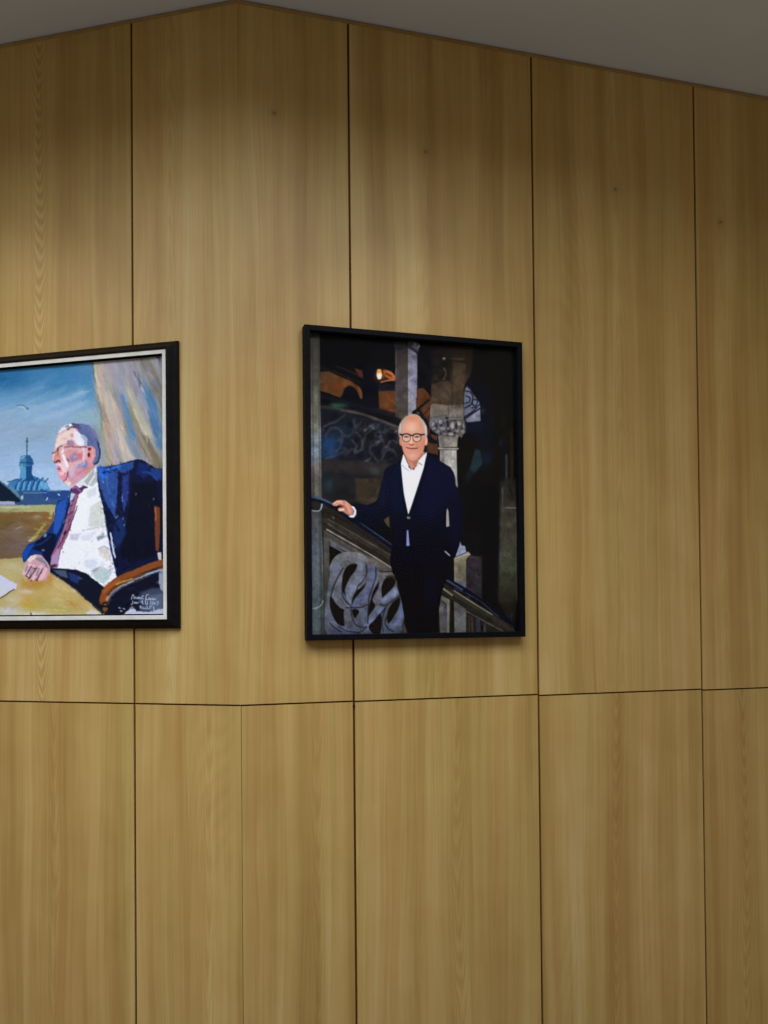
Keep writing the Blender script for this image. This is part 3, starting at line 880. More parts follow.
    P([(384, 520), (389, 516), (389.6, 528), (386, 524)], (84, 74, 56), .8)
    # shirt
    P([(403.6, 454), (401, 464), (402, 476), (404, 494), (408.3, 514.5), (412, 504), (418.5, 484), (423.6, 468), (427, 452), (420, 458), (414, 470), (409, 468)], (234, 244, 254), .6)
    P([(404, 470), (406, 470), (407, 500), (405, 490)], (208, 222, 246), 1, .8)
    L([(412.5, 471), (410.5, 500)], .8, (204, 216, 240), .8, .8)
    L([(418, 470), (413, 494)], .8, (212, 222, 242), .8, .8)
    P([(406.8, 530.5), (408.2, 530), (409.6, 545.6), (406.4, 546)], (140, 148, 206), .5)
    D(408.6, 517.6, 1.7, 1.4, (140, 132, 132), .5)
    D(409, 516.8, .6, .5, (40, 40, 56), .4)
    # neck
    P([(404, 450), (405.5, 458), (411, 469.5), (416, 467.5), (421, 460), (425, 452)], (190, 136, 120), .7)
    P([(413, 462), (420, 456), (424, 452), (418, 466), (414, 468)], (160, 106, 90), 1, .7)
    L([(408, 464), (411, 470)], 1, (150, 110, 104), .8, .7)
    # collar
    P([(403.2, 454.6), (401.2, 464), (404.6, 467.6), (408.6, 465.6), (405, 458.6)], (236, 241, 252), .5)
    P([(426, 452.6), (426.4, 456), (421.8, 465), (418.8, 463), (415.6, 469.5), (418.6, 460.6)], (240, 243, 252), .5)
    L([(402, 465), (405, 468), (409, 471)], .8, (150, 160, 190), .7)
    L([(422, 465), (418.6, 462.6)], .9, (120, 128, 140), .6)
    # head
    P([(400, 441), (401.4, 434.6), (404, 446), (402.6, 447)], (176, 120, 102), .5)
    D(401, 441.3, 1.8, 4.4, (188, 134, 118), .6)
    D(425.6, 440.8, 2, 4.8, (232, 170, 156), .6)
    hd = [(413, 414.8), (406, 417), (401.4, 423), (400, 432), (401, 440), (402.4, 448), (405, 455.6), (409.4, 460.6), (413.6, 461.6), (418, 459.6), (422.6, 453), (424.6, 445), (426, 436), (425.6, 427), (422, 419.6), (418, 416)]
    P(hd, (202, 150, 130), .7, smooth=5)
    P([(413, 414.4), (405.6, 416.6), (400, 423.4), (398.2, 431), (399.8, 438), (401.4, 434), (402, 426), (405.6, 419.6), (409, 416.6)], (166, 156, 154), .7, smooth=4)
    P([(418, 416.6), (423, 420), (427, 427.6), (427, 436), (425.4, 437.6), (424, 428), (420.6, 420)], (176, 172, 172), .7, smooth=4)
    L([(410, 415.2), (416, 414.8), (420, 417.4)], 1.1, (186, 164, 152), .7)
    L([(400.6, 424), (400, 432)], .9, (196, 188, 184), .7)
    L([(425.4, 426), (426, 434)], .8, (208, 206, 206), .7)
    G_(411.5, 418.6, 6, 2.6, (198, 136, 108), .8)
    G_(411.5, 427.5, 6.4, 5.6, (222, 184, 166), .85)
    G_(421, 424, 2.2, 4, (202, 142, 110), .6)
    G_(408, 447, 4, 3, (212, 160, 146), .7)
    G_(420, 447, 3, 6, (196, 134, 106), .7)
    G_(423.4, 443, 1.6, 6, (186, 124, 96), .6)
    G_(412.5, 455.4, 4, 3, (214, 168, 154), .8)
    G_(404, 447, 1.8, 5, (196, 136, 112), .6)
    L([(404.6, 455), (408.4, 459.8), (413, 461.4), (418, 459), (422, 453.4)], 1.3, (172, 112, 92), .9, .8)
    L([(411.6, 437), (410.6, 442)], 2.2, (242, 198, 178), .9, .8)
    D(411.5, 444.6, 2.7, .9, (142, 82, 70), .7, .9)
    D(411.3, 442.7, 1.8, 1.5, (232, 176, 156), .7)
    L([(407.2, 443.6), (405.6, 447.4)], .8, (186, 124, 108), .8, .7)
    L([(416, 443.6), (418.6, 447.4)], .8, (176, 112, 94), .8, .7)
    L([(406.8, 447.6), (411.6, 448.6), (417.2, 448.2)], 1.2, (126, 62, 58), .6)
    L([(408.2, 450.4), (412, 451), (416, 450.4)], 1.4, (212, 140, 134), .8)
    L([(407, 453), (417, 453)], .8, (196, 146, 132), .9, .6)
    # eyes and spectacles
    for ex in (406.4, 416.9):
        D(ex, 438.2, 3.6, 3.5, (226, 186, 170), .8, .7)
        L([(ex - 2, 437.2), (ex, 436.4), (ex + 2.1, 437)], 1.3, (108, 84, 84), .6)
        D(ex + .1, 437.2, .8, .7, (64, 58, 62), .4)
        L([(ex - 2, 439.4), (ex + 2, 439.4)], .7, (206, 156, 142), .7)
        ring = [(ex + 4.2 * math.cos(t_), 437.8 + 4 * math.sin(t_)) for t_ in np.linspace(0, 2 * math.pi, 21)]
        L(ring, .75, (84, 62, 58), .55, .9, 0)
        L([(ex - 4.2, 435.6), (ex - 2, 434.1), (ex + 2, 434.1), (ex + 4.2, 435.6)], 1.3, (42, 34, 36), .55)
    L([(410.4, 435.8), (411.7, 435.2), (413, 435.8)], 1.3, (46, 36, 38), .55)
    L([(400.2, 434.4), (403, 435)], 1.6, (40, 34, 36), .55)
    L([(420.8, 434.8), (424.2, 434.4)], 1.5, (44, 38, 40), .55)
    # hand on the rail
    P([(332.2, 503.8), (334.6, 501.8), (337.6, 500.2), (343, 500.2), (347.4, 502.4), (351, 505.6), (353.4, 510), (352.4, 514.6), (349.6, 515), (346, 513.6), (343.6, 511.8), (339.4, 511.2), (338, 509.8), (339, 507.8), (342, 507.4), (341.6, 505.8), (338.4, 505.4), (335, 506), (333, 505.4)], (186, 132, 116), .6, smooth=4)
    L([(334, 503.6), (338, 501.6), (342, 502)], 1.8, (228, 176, 156), .8, .9)
    L([(339.6, 509.8), (343.6, 509.6)], 1.8, (232, 196, 182), .7)
    L([(337.4, 504.6), (341, 504.4), (343.4, 506)], 1, (124, 66, 54), .6)
    L([(340, 507.2), (343, 507)], .8, (110, 60, 52), .6)
    L([(336, 505.4), (339.6, 503.6), (343, 504.4)], 1, (232, 184, 166), .7, .8)
    L([(344.6, 500.8), (348.4, 503.6), (351.6, 507)], 1, (232, 186, 168), .8, .7)
    L([(343.6, 506), (346.4, 510.4)], .9, (150, 96, 82), .8, .7)
    L([(346, 504), (348.6, 508), (350, 512)], 2.4, (214, 160, 140), 1.2, .8)
    L([(343.4, 512), (347, 514.4)], .9, (140, 84, 70), .7)
    P([(351.4, 506), (354, 506.6), (356.2, 510.4), (356, 514.6), (354, 517.4), (350.6, 517.4), (348.2, 516), (350.6, 515.4), (353, 514.6), (354, 511)], (222, 228, 244), .5)
    L([(353.2, 508), (354.6, 511.6), (353.8, 515)], .7, (150, 156, 180), .6, .7)
    c.grain(1.2)
    c.A = 255 * 1.13 * np.clip(c.A / 255, 0, 1) ** 1.10
    return c


def painting_sheet():
    c = Sheet(-140, 344, 172, 632, 4, (150, 175, 200), 4)
    P, L, D, G_ = c.poly, c.line, c.dot, c.glow
    X0 = -140
    # sky
    P([(X0 - 5, 330), (175, 330), (175, 515), (X0 - 5, 515)], 0, .6, grad=[(352, (84, 140, 176)), (366, (66, 128, 172)), (384, (76, 136, 178)), (398, (104, 156, 196)), (412, (140, 174, 206)), (430, (150, 176, 204)), (450, (150, 180, 210)), (470, (164, 192, 222)), (490, (176, 202, 232))])
    G_(-6, 378, 26, 9, (34, 102, 156), .9, .1)
    G_(14, 376, 16, 8, (44, 110, 162), .7, -.1)
    G_(60, 380, 26, 8, (70, 132, 182), .8, -.1)
    G_(84, 366, 10, 8, (92, 146, 184), .7)
    G_(80, 390, 14, 8, (96, 152, 186), .6)
    for x, y, l_, w_, cc, al in [(20, 395, 50, 5, (116, 160, 198), .7), (55, 403, 60, 7, (150, 184, 212), .8), (60, 412, 50, 6, (160, 188, 216), .7), (10, 412, 40, 6, (152, 180, 212), .7), (26, 404, 30, 3, (130, 172, 200), .7), (38, 384, 40, 3, (100, 150, 192), .6), (45, 396, 40, 3, (120, 165, 190), .6), (88, 415, 20, 10, (146, 176, 190), .7), (92, 434, 18, 14, (138, 168, 172), .6), (-40, 400, 60, 8, (110, 160, 200), .6), (-70, 420, 70, 10, (160, 190, 216), .6), (-100, 390, 60, 8, (80, 140, 184), .6)]:
        L([(x - l_ / 2, y + l_ * .16), (x, y + 1), (x + l_ / 2, y - l_ * .2)], w_, cc, 5, al)
    G_(36, 436, 30, 8, (142, 168, 186), .6, -.3)
    G_(10, 440, 20, 10, (152, 178, 210), .6)
    G_(10, 462, 22, 14, (158, 188, 222), .6)
    G_(46, 458, 12, 12, (150, 180, 214), .6)
    G_(42, 476, 14, 10, (172, 200, 234), .7)
    G_(90, 445, 10, 16, (134, 160, 156), .6)
    G_(98, 440, 5, 14, (128, 140, 128), .6)
    c.dabs((X0, 355, 98, 490), 1500, 13, 1.8, -.35, 3, 5, .5)
    L([(17, 405.6), (22, 405), (26, 407), (28, 409)], .9, (84, 122, 146), .7)
    L([(26, 408.6), (28, 408.4)], 1.6, (90, 130, 154), .7)
    L([(18, 407), (24, 407.4), (26, 411)], 1.6, (176, 198, 222), 1.2, .7)
    # curtain
    P([(92.4, 358), (165, 348), (165, 480), (138, 470), (98, 475), (102, 450), (100, 425), (97, 400), (94, 380)], (158, 156, 160), .8)
    for pp, w_, cc, al in [
            ([(116, 354), (120, 385), (126, 410)], 22, (164, 162, 172), .9), ([(99, 362), (101, 385), (105, 402)], 8, (188, 176, 160), .95), ([(95, 362), (97, 385), (101, 400)], 2.4, (214, 204, 168), .9),
            ([(99, 366), (100, 384)], 2.4, (206, 182, 166), .8), ([(107, 370), (111, 395), (118, 415)], 7, (184, 176, 160), .8),
            ([(104, 398), (108, 420), (110, 440), (112, 462)], 6, (168, 130, 104), .95), ([(100, 410), (104, 430), (108, 462)], 3.4, (150, 160, 140), .8), ([(103, 420), (108, 448), (112, 465)], 1.5, (188, 180, 136), .8),
            ([(108, 398), (114, 418), (122, 440), (130, 460)], 12, (192, 182, 172), .95), ([(112, 405), (118, 430), (124, 450)], 4, (204, 192, 180), .8),
            ([(111, 440), (114, 456), (118, 466)], 6, (176, 172, 184), .8), ([(109, 424), (112, 438)], 1.4, (206, 178, 178), .8),
            ([(111, 388), (118, 402), (124, 415), (129, 436)], 4.4, (136, 136, 138), .8), ([(122, 397), (128, 415), (133, 438)], 6, (92, 138, 176), .9), ([(127, 436), (133, 450), (140, 460)], 6, (122, 146, 172), .8),
            ([(120, 380), (126, 395), (130, 405)], 4, (150, 160, 188), .8), ([(130, 405), (136, 425), (142, 440)], 6, (140, 136, 120), .9),
            ([(127, 384), (134, 404), (141, 420), (149, 434)], 7, (180, 178, 160), .95), ([(126, 385), (131, 398)], 2, (200, 200, 168), .7), ([(134, 410), (140, 424), (146, 434)], 2, (210, 204, 176), .8),
            ([(137, 382), (143, 398), (150, 412)], 7, (152, 162, 182), .8), ([(144, 386), (152, 404), (158, 428), (160, 445)], 9, (88, 132, 172), .95), ([(150, 418), (156, 436)], 4, (70, 116, 160), .8),
            ([(128, 352), (134, 372), (140, 388)], 10, (150, 150, 160), .8), ([(142, 358), (150, 372), (158, 392)], 12, (128, 124, 112), .8), ([(152, 350), (162, 350)], 10, (112, 112, 98), .8), ([(154, 385), (160, 400), (163, 420)], 3, (122, 118, 104), .8),
            ([(144, 440), (150, 452), (158, 464), (162, 470)], 10, (126, 118, 98), .95), ([(139, 434), (145, 448), (152, 460)], 1.6, (178, 180, 160), .8), ([(136, 446), (142, 458)], 7, (140, 146, 152), .8), ([(158, 395), (161, 440)], 3, (136, 150, 168), .6)]:
        L(pp, w_, cc, 2.2, al)
    G_(122, 372, 22, 20, (160, 160, 172), .55)
    G_(112, 430, 12, 26, (182, 176, 172), .35, -.3)
    L([(92.6, 360), (94.4, 378), (97.4, 394), (100.6, 412), (102, 430)], 1, (92, 110, 108), .9, .8)
    L([(133, 370), (136, 376), (143, 388)], 2, (100, 106, 124), 1.2, .8)
    D(133, 371.4, 1.6, 1.2, (78, 84, 108), .8)
    L([(157, 356), (159.6, 360)], 3, (62, 76, 104), 1.2, .9)
    L([(148, 372), (152, 378)], 3, (168, 170, 186), 1.4, .8)
    D(155, 384, 2, 3, (110, 140, 178), 1.2, .8)
    L([(141, 388), (144, 392)], 1.2, (200, 204, 214), .8)
    L([(120.5, 424.5), (122.5, 429)], 1.4, (236, 222, 192), .7)
    c.dabs((94, 355, 163, 470), 900, 12, 1.5, 1.25, 4, 7, .5, .12)
    # horizon, dome
    P([(X0 - 5, 490.5), (70, 490.5), (70, 508), (X0 - 5, 508)], (56, 88, 136), .8)
    P([(40, 491), (70, 490), (66, 498), (45, 499)], (40, 74, 140), 1, .8)
    P([(22, 497), (60, 499), (56, 507), (22, 506)], (58, 90, 134), 1.4, .9)
    L([(16, 490.6), (46, 490)], 1.4, (44, 106, 132), .8)
    L([(24, 492.8), (46, 492.6)], 1, (122, 156, 190), .7, .8)
    L([(48, 491), (60, 491)], 1.4, (74, 116, 146), .8)
    L([(46, 500), (47.4, 497.6)], 1.2, (190, 208, 226), .6)
    D(58.6, 494.6, 1.4, .9, (174, 196, 206), .6, 1, .5)
    D(22, 497.5, 1.1, 2.4, (180, 206, 226), .7, .9, .3)
    P([(7, 486), (9, 482), (18, 478.6), (24, 476.4), (34, 476), (42, 479.4), (47, 483), (50, 490), (7, 491)], (68, 128, 184), .8)
    P([(20, 463), (32, 463), (32, 474), (34, 479), (19, 480), (20, 472)], (92, 158, 202), .7)
    P([(25.6, 464), (32, 463), (31.6, 474), (35, 480), (26, 481)], (28, 82, 134), .7)
    P([(19.5, 463), (20.4, 457), (24, 455), (30, 455.6), (33, 460), (32.6, 465), (20, 466)], (76, 136, 178), .7, smooth=4)
    P([(26, 455), (30, 455.6), (33, 460), (32, 465), (26, 465)], (40, 96, 144), .7)
    L([(20, 462.6), (32.6, 462.8)], 1, (34, 76, 110), .7)
    L([(21.6, 458.6), (24.4, 456.2)], 1.6, (136, 180, 206), .7)
    L([(26.6, 455.6), (26.9, 438)], 1.2, (60, 96, 124), .6)
    D(26.8, 441.4, 1.5, 1.1, (58, 92, 126), .6)
    D(21.6, 467, 1.2, 3.6, (120, 168, 176), .9, .8)
    for i in range(6):
        x = 17 + i * 5.4
        L([(x + 4, 477.4 + abs(i - 2.5) * .5), (x, 483), (x - 2.4, 490)], 1.2, (26, 74, 116), .7)
        L([(x + 2.2, 482), (x + .4, 489.6)], 1.1, (128, 184, 220), .7, .9)
    L([(8, 481.4), (18, 479)], 1, (36, 80, 116), .7)
    P([(40, 480), (47, 483), (49, 489), (41, 489)], (114, 176, 214), .9, .8)
    c.dabs((6, 455, 68, 507), 70, 3, 1.1, 1.0, 6, 10, .6)
    # roof edge entering at the left
    P([(X0, 468), (-14, 474), (0, 481.4), (8, 488), (21, 500), (19, 502), (X0, 502)], (18, 36, 58), .8)
    L([(0, 481), (9, 488.4), (22, 500.4)], 1.4, (84, 118, 138), .7)
    P([(8, 484), (16, 490), (21, 498), (14, 493)], (112, 150, 162), 1, .8)
    P([(X0, 502), (14, 501), (15, 504.6), (X0, 506)], (166, 172, 200), .8)
    L([(0, 506), (20, 505.6)], 1.1, (78, 90, 110), .7)
    # wall top and field
    P([(X0, 506), (56, 504.6), (54, 512), (X0, 513)], (166, 170, 128), .9)
    L([(2, 507.2), (30, 506.8)], 1.2, (196, 204, 190), .8, .8)
    L([(20, 510.6), (50, 508)], 2, (174, 176, 116), .9)
    P([(X0, 512.6), (54, 511.6), (58, 560), (X0, 560)], 0, 1.2, grad=[(512, (128, 102, 64)), (530, (120, 98, 70)), (545, (116, 98, 78)), (560, (112, 96, 68))])
    for x, y, rx, ry, cc, al in [(14, 530, 12, 6, (128, 116, 110), .8), (16, 546, 12, 8, (120, 104, 108), .7), (36, 526, 9, 6, (138, 104, 62), .8), (37, 517, 4, 2.4, (170, 156, 134), .8), (4, 524, 8, 8, (112, 92, 50), .7), (47, 515, 5, 4, (150, 104, 60), .8), (30, 540, 8, 3, (128, 112, 104), .7), (-60, 530, 40, 12, (120, 104, 92), .7), (-110, 540, 30, 10, (130, 112, 70), .7)]:
        G_(x, y, rx, ry, cc, al)
    L([(14, 529.5), (22, 526.4)], 1.2, (170, 156, 140), .9, .7)
    L([(46, 522), (40, 530), (34, 536)], 2.6, (166, 162, 96), 1.2, .9)
    L([(52, 510), (50, 518)], 3, (176, 178, 110), 1.2)
    L([(36, 536), (31, 540)], 2.6, (176, 174, 108), 1)
    D(30, 540.4, 1.6, .9, (206, 204, 170), .8)
    c.dabs((X0, 506, 54, 556), 700, 9, 1.6, 0, 4, 6, .45)
    # table
    P([(X0, 559), (0, 559), (22, 557.6), (50, 570), (60, 578), (104, 613), (104, 634), (X0, 634)], 0, .9, grad=[(558, (176, 164, 112)), (575, (190, 178, 130)), (595, (186, 168, 106)), (612, (186, 174, 124))])
    for x, y, rx, ry, cc, al, ro in [(12, 566, 12, 4, (194, 186, 148), .8, .1), (20, 576, 8, 4, (180, 172, 118), .7, 0), (36, 584, 12, 6, (178, 130, 66), .95, -.1), (28, 583, 9, 3, (186, 140, 60), .7, 0), (50, 580, 4, 8, (184, 128, 62), .8, -.3), (27, 592, 8, 2.6, (208, 196, 196), .85, 0), (16, 600, 10, 6, (206, 200, 192), .7, .2), (28, 605, 10, 4, (190, 160, 60), .85, .2), (28, 598, 6, 4, (194, 152, 74), .7, .3), (46, 592, 12, 5, (188, 164, 88), .8, .3), (58, 586, 8, 3, (206, 184, 128), .9, .5), (56, 597, 11, 6, (198, 184, 132), .8, .4), (40, 602, 8, 5, (180, 160, 90), .7, 0), (74, 590, 8, 3, (206, 182, 132), .8, .7), (72, 604, 10, 4, (186, 150, 80), .8, .5), (84, 602, 8, 3, (196, 162, 98), .8, .7), (60, 609, 14, 2.6, (170, 164, 88), .8, .1), (92, 609, 6, 2, (204, 186, 150), .8, .7), (8, 611, 12, 4, (200, 208, 226), .9, 0), (34, 613.5, 14, 2, (212, 216, 214), .8, 0), (18, 585, 3, 3, (196, 176, 160), .6, 0), (-60, 590, 30, 12, (190, 176, 120), .6, 0)]:
        G_(x, y, rx, ry, cc, al, ro)
    D(74, 590.5, 2.6, 1.2, (226, 206, 178), .9, .9, .5)
    L([(45, 609.6), (66, 610)], .8, (204, 204, 140), .7, .8)
    c.dabs((X0, 560, 100, 616), 900, 9, 1.5, .4, 4, 6, .45, .6)
    P([(X0 + 30, 566), (-30, 570), (0, 575), (16, 583.6), (16, 588), (8, 592), (-4, 599.6), (X0 + 50, 620)], (204, 208, 228), .8)
    L([(16, 584), (15.6, 588.6)], 1.4, (228, 206, 212), .8)
    L([(14, 589), (4, 595.6), (-6, 601.6)], 1, (70, 66, 58), .7)
    P([(-10, 592), (0, 586), (8, 590), (-2, 597)], (206, 214, 212), 2, .8)
    L([(30.6, 613), (31.6, 616)], .9, (50, 56, 74), .6)
    # his right arm and sleeve
    P([(68, 497), (58, 500.6), (55, 508), (54, 520), (48, 530), (40, 538), (27, 545), (22, 554), (23, 562), (34, 562), (46, 570), (51, 570), (56, 552), (64, 528), (70, 502)], (24, 58, 124), .8)
    P([(57, 506), (66, 500), (65, 516), (58, 532), (53, 540), (54, 520)], (48, 96, 184), 1.4, .9)
    L([(67, 499), (60, 503), (56, 508)], 1.4, (40, 96, 200), .9)
    P([(36, 541), (48, 533), (56, 534), (54, 548), (50, 566), (44, 562), (42, 552), (32, 549)], (14, 26, 58), 1.4)
    L([(33, 546), (42, 543), (50, 536)], 1.6, (26, 54, 104), 1)
    D(45, 535.4, 1.5, 2, (120, 150, 190), .8, .9, .5)
    P([(22, 553), (27, 546), (34, 544), (30, 550), (25, 562)], (28, 78, 170), 1)
    L([(69, 500), (64, 522), (56, 540), (51, 560)], 1.4, (12, 22, 50), .8)
    D(43, 550, 1.8, 1, (120, 124, 130), .7, .9)
    # shirt
    P([(95, 465), (88, 482), (78, 488), (76, 500), (70, 525), (60, 550), (57, 568), (64, 569), (75, 570), (88, 575), (98, 583.6), (104, 587), (112, 580), (116, 577), (113, 560), (107, 535), (103.5, 512), (99, 492), (96.6, 474)], (234, 238, 246), .7)
    for pp, cc, al in [([(90, 506), (101, 500), (104, 520), (102, 526), (88, 526)], (206, 212, 206), .9), ([(69, 534), (80, 533), (77, 540), (69, 539)], (196, 196, 216), .9), ([(80, 536), (98, 530), (92, 542), (82, 540)], (214, 216, 232), .8), ([(86, 492), (96, 486), (96, 494), (88, 498)], (208, 214, 222), .8), ([(96, 537), (103, 532), (105, 537), (98, 540)], (128, 134, 142), .9), ([(90, 570), (102, 566), (112, 572), (104, 584), (96, 580)], (182, 200, 202), .9), ([(84, 560), (98, 558), (96, 568), (86, 568)], (208, 216, 232), .8), ([(98, 548), (108, 548), (112, 562), (100, 556)], (208, 206, 200), .9), ([(92, 570), (104, 564), (100, 566), (94, 572)], (116, 116, 112), .8), ([(98, 468), (90, 478), (86, 484), (92, 486), (98, 480)], (166, 174, 172), .7)]:
        P(pp, cc, 1.6, al)
    L([(82, 530), (104, 526)], 1.2, (170, 174, 176), 1, .7)
    L([(98, 548.6), (104, 546), (108, 549)], .9, (120, 108, 104), .8, .7)
    L([(86, 544), (92, 538), (98, 533)], 1.1, (246, 246, 250), .9)
    L([(104, 574), (112, 568)], 1.6, (156, 176, 190), 1, .8)
    for x, y in [(70, 530), (62, 548), (63, 552), (59, 553), (79, 562), (110, 566), (112, 563), (110, 570)]:
        D(x, y, .7, 1, (120, 96, 96), .6, .8)
    c.dabs((62, 495, 112, 582), 200, 7, 1.3, -.7, 3, 7, .5, .6)
    c.dabs((62, 495, 112, 582), 420, 3, .7, -.6, 4, 9, .5, .7)
    c.blur(64, 494, 112, 582, .28)
    P([(72, 512), (84, 500), (88, 520), (78, 534), (70, 528)], (236, 240, 250), 2, .7)
    P([(68, 548), (84, 545), (84, 562), (70, 566), (62, 560)], (234, 238, 250), 2, .8)
    # tie
    P([(75, 494), (72, 500), (68.4, 512), (64, 528), (57, 544), (51, 556), (50, 566), (57, 568), (61, 550), (70, 530), (75, 508), (78.4, 494)], (148, 96, 128), .7)
    P([(70, 489), (75.6, 484.6), (84, 488), (82, 492), (78, 494.4), (72, 493)], (98, 58, 104), .7)
    L([(71, 489), (75, 487), (80, 491)], 1.6, (160, 108, 156), .8)
    P([(52, 556), (60, 546), (58, 566), (50, 566)], (178, 150, 192), 1.2, .9)
    for x, y in [(75, 499.4), (73, 505), (69.5, 514), (67, 522)]:
        L([(x - 4, y + 1.6), (x, y), (x + 2.6, y - 2.6)], 1.1, (88, 44, 76), .8, .85)
    L([(76, 497), (72, 510)], 1.4, (176, 120, 142), .9, .8)
    L([(67, 520), (60, 542), (55, 554)], 1.2, (184, 134, 160), .9, .7)
    L([(77, 506), (70, 526), (62, 540), (58, 548)], .9, (58, 28, 54), .7, .9)
    D(64.6, 532.6, 1, 2.4, (36, 16, 40), .7, .9, .4)
    L([(71.4, 489), (69.6, 496), (69, 502)], 1, (44, 28, 60), .8)
    D(83.4, 487.6, 2.6, 1, (40, 26, 60), .7, .9, .1)
    # jacket, his left side
    P([(97, 466.4), (107, 466.6), (118, 464.6), (132, 460.4), (138, 458.6), (143, 460), (150, 464.6), (156, 468), (164, 468), (164, 563), (150, 566), (136, 571), (117, 578), (113.6, 564), (107.6, 535), (104, 512), (99.6, 492), (97, 480)], (16, 25, 58), .8)
    P([(97.6, 467), (114, 471), (118, 474), (117, 500), (115, 518), (110, 510), (104, 500), (100, 488), (97.6, 478)], (54, 88, 158), 1, .95)
    P([(98, 467), (106, 466), (110, 472), (104, 480), (99, 476)], (44, 110, 212), 1.2, .9)
    L([(107, 469.4), (116, 467), (126, 464)], 3, (52, 112, 206), 1.2)
    P([(122, 464), (134, 461), (133, 468), (124, 473), (114, 472)], (50, 88, 160), 1.2, .9)
    L([(103, 473), (106, 471), (110, 472)], 1.6, (16, 34, 84), .8)
    L([(104, 467.6), (120, 464.4), (135, 460)], 1, (14, 26, 70), .8)
    L([(121, 474), (119, 486), (118.6, 500), (118, 518)], 3.2, (16, 28, 62), 1.2)
    P([(122.5, 476), (129, 474), (128, 500), (124, 512), (121.6, 500)], (44, 66, 138), 1.6, .9)
    L([(122.4, 496), (122.6, 501)], 1, (150, 160, 204), .7)
    P([(139, 462), (146, 464), (150, 474), (144, 478), (136, 474)], (24, 46, 110), 2, .9)
    P([(150, 468), (162, 469), (162, 480), (154, 478)], (34, 72, 140), 2, .9)
    L([(143, 472), (150, 473), (157, 480)], 1.6, (46, 90, 170), 1, .8)
    P([(132, 484), (156, 482), (160, 504), (156, 556), (130, 562), (120, 556), (126, 520)], (12, 16, 36), 4, .95)
    P([(114, 520), (124, 516), (126, 534), (118, 548), (112, 540)], (26, 54, 108), 3, .85)
    L([(104.6, 508), (109, 524), (113, 546), (117, 568)], 3.4, (10, 22, 54), 1)
    L([(100, 490), (105, 506), (113, 520), (118, 530)], 2.8, (14, 28, 64), 1.2)
    for x, y, cc in [(103, 482, (120, 150, 210)), (108, 478, (96, 134, 206)), (116, 517, (130, 150, 150)), (123, 519, (140, 156, 196)), (124, 525, (120, 150, 200)), (117.4, 516, (90, 130, 190)), (136, 494, (96, 96, 130)), (153.6, 499, (110, 104, 120)), (114, 505, (84, 120, 190))]:
        D(x, y, .8, 1.4, cc, .7, .8)
    L([(106, 474), (108, 490), (113, 506)], 1.2, (90, 120, 184), 1, .6)
    L([(110.4, 533), (111.6, 540), (113.6, 552), (115, 557)], 1.9, (196, 206, 232), .8)
    c.dabs((98, 462, 162, 566), 350, 6, 1.4, 1.4, 4, 8, .45, .4)
    c.dabs((98, 462, 128, 530), 260, 3.4, .8, 1.4, 10, 22, .5, .5)
    # lap and trousers
    P([(48, 564), (52, 568), (60, 568.4), (75, 569.4), (86, 573), (97, 582), (104.6, 587.4), (101, 600), (107, 612), (102, 614), (90, 603), (76, 590), (64, 581), (50, 572)], (20, 26, 46), .8)
    P([(53, 570), (66, 570), (68, 578), (60, 576)], (82, 98, 124), 1.4, .9)
    P([(68, 572), (80, 576), (78, 584), (70, 580)], (42, 62, 124), 1.6, .9)
    D(80, 578, 2, .9, (104, 108, 130), .8, .8, .4)
    D(53, 566, 4.6, 1.6, (80, 40, 44), .8, .9, -.3)
    L([(50, 573), (66, 583), (84, 598), (102, 612)], .8, (96, 84, 66), .8, .8)
    # right edge: chair back
    P([(154.4, 505), (158, 507), (160, 508), (160, 530), (158.6, 552), (155.4, 550), (154.6, 530)], (116, 66, 46), .8)
    L([(155.6, 508), (155.8, 520)], 1.6, (160, 96, 60), .8)
    L([(160.4, 506), (160.8, 530)], 1.4, (34, 18, 18), .8)
    P([(157, 553), (161, 552), (162, 566), (159, 562)], (206, 200, 198), .7)
    # below the arm
    P([(108, 598), (118, 590), (135, 580), (150, 574), (165, 570), (165, 620), (104, 616), (106, 606)], (18, 22, 42), .9)
    P([(140, 592), (152, 588), (164, 588), (164, 616), (134, 614)], (74, 84, 108), 3, .9)
    P([(150, 596), (164, 592), (164, 612), (150, 612)], (98, 112, 134), 2.6, .8)
    P([(159, 570), (164, 568), (164, 592), (160.6, 590), (158.6, 582)], (172, 182, 196), .9, .9)
    P([(128, 606), (136, 600), (142, 604), (140, 611), (132, 611)], (22, 24, 40), 1.4, .9)
    P([(122, 616), (128, 610), (132, 606.4), (136, 611), (148, 612), (164, 608), (164, 620), (122, 620)], (186, 192, 212), .9)
    P([(86, 612), (92, 609), (99, 612), (96, 617), (86, 617)], (206, 200, 204), 1, .9)
    for x, y in [(119.6, 608), (124, 608.8), (121, 611)]:
        D(x, y, 1.4, .8, (170, 180, 204), .6, .9, .5)
    # chair arm
    L([(103, 601), (106, 593), (113, 585.6), (125, 579), (138, 573), (150, 567.6), (163, 564)], 8.2, (110, 62, 32), .8)
    L([(102.6, 600), (105, 591), (112, 583.6), (124, 576.6), (138, 571), (150, 566), (163, 562)], 6, (138, 80, 40), .9)
    L([(104, 592), (110, 586), (118, 581)], 3, (172, 96, 42), 1.6, .8)
    L([(116, 584), (126, 580.6), (132, 578.6)], 1.6, (190, 156, 84), .9, .9)
    L([(108, 604), (112, 594), (120, 588), (134, 582), (150, 575)], 1.2, (84, 76, 84), .8, .9)
    L([(142, 573), (150, 571), (158, 568)], 2, (66, 40, 32), .9)
    D(107.4, 598.4, 1.7, 2.6, (206, 154, 112), .8, .9, .3)
    D(104.8, 603, 3, 1.2, (60, 34, 26), .8, .9)
    D(105, 608.6, 2.6, 2.8, (128, 90, 44), .8, .95)
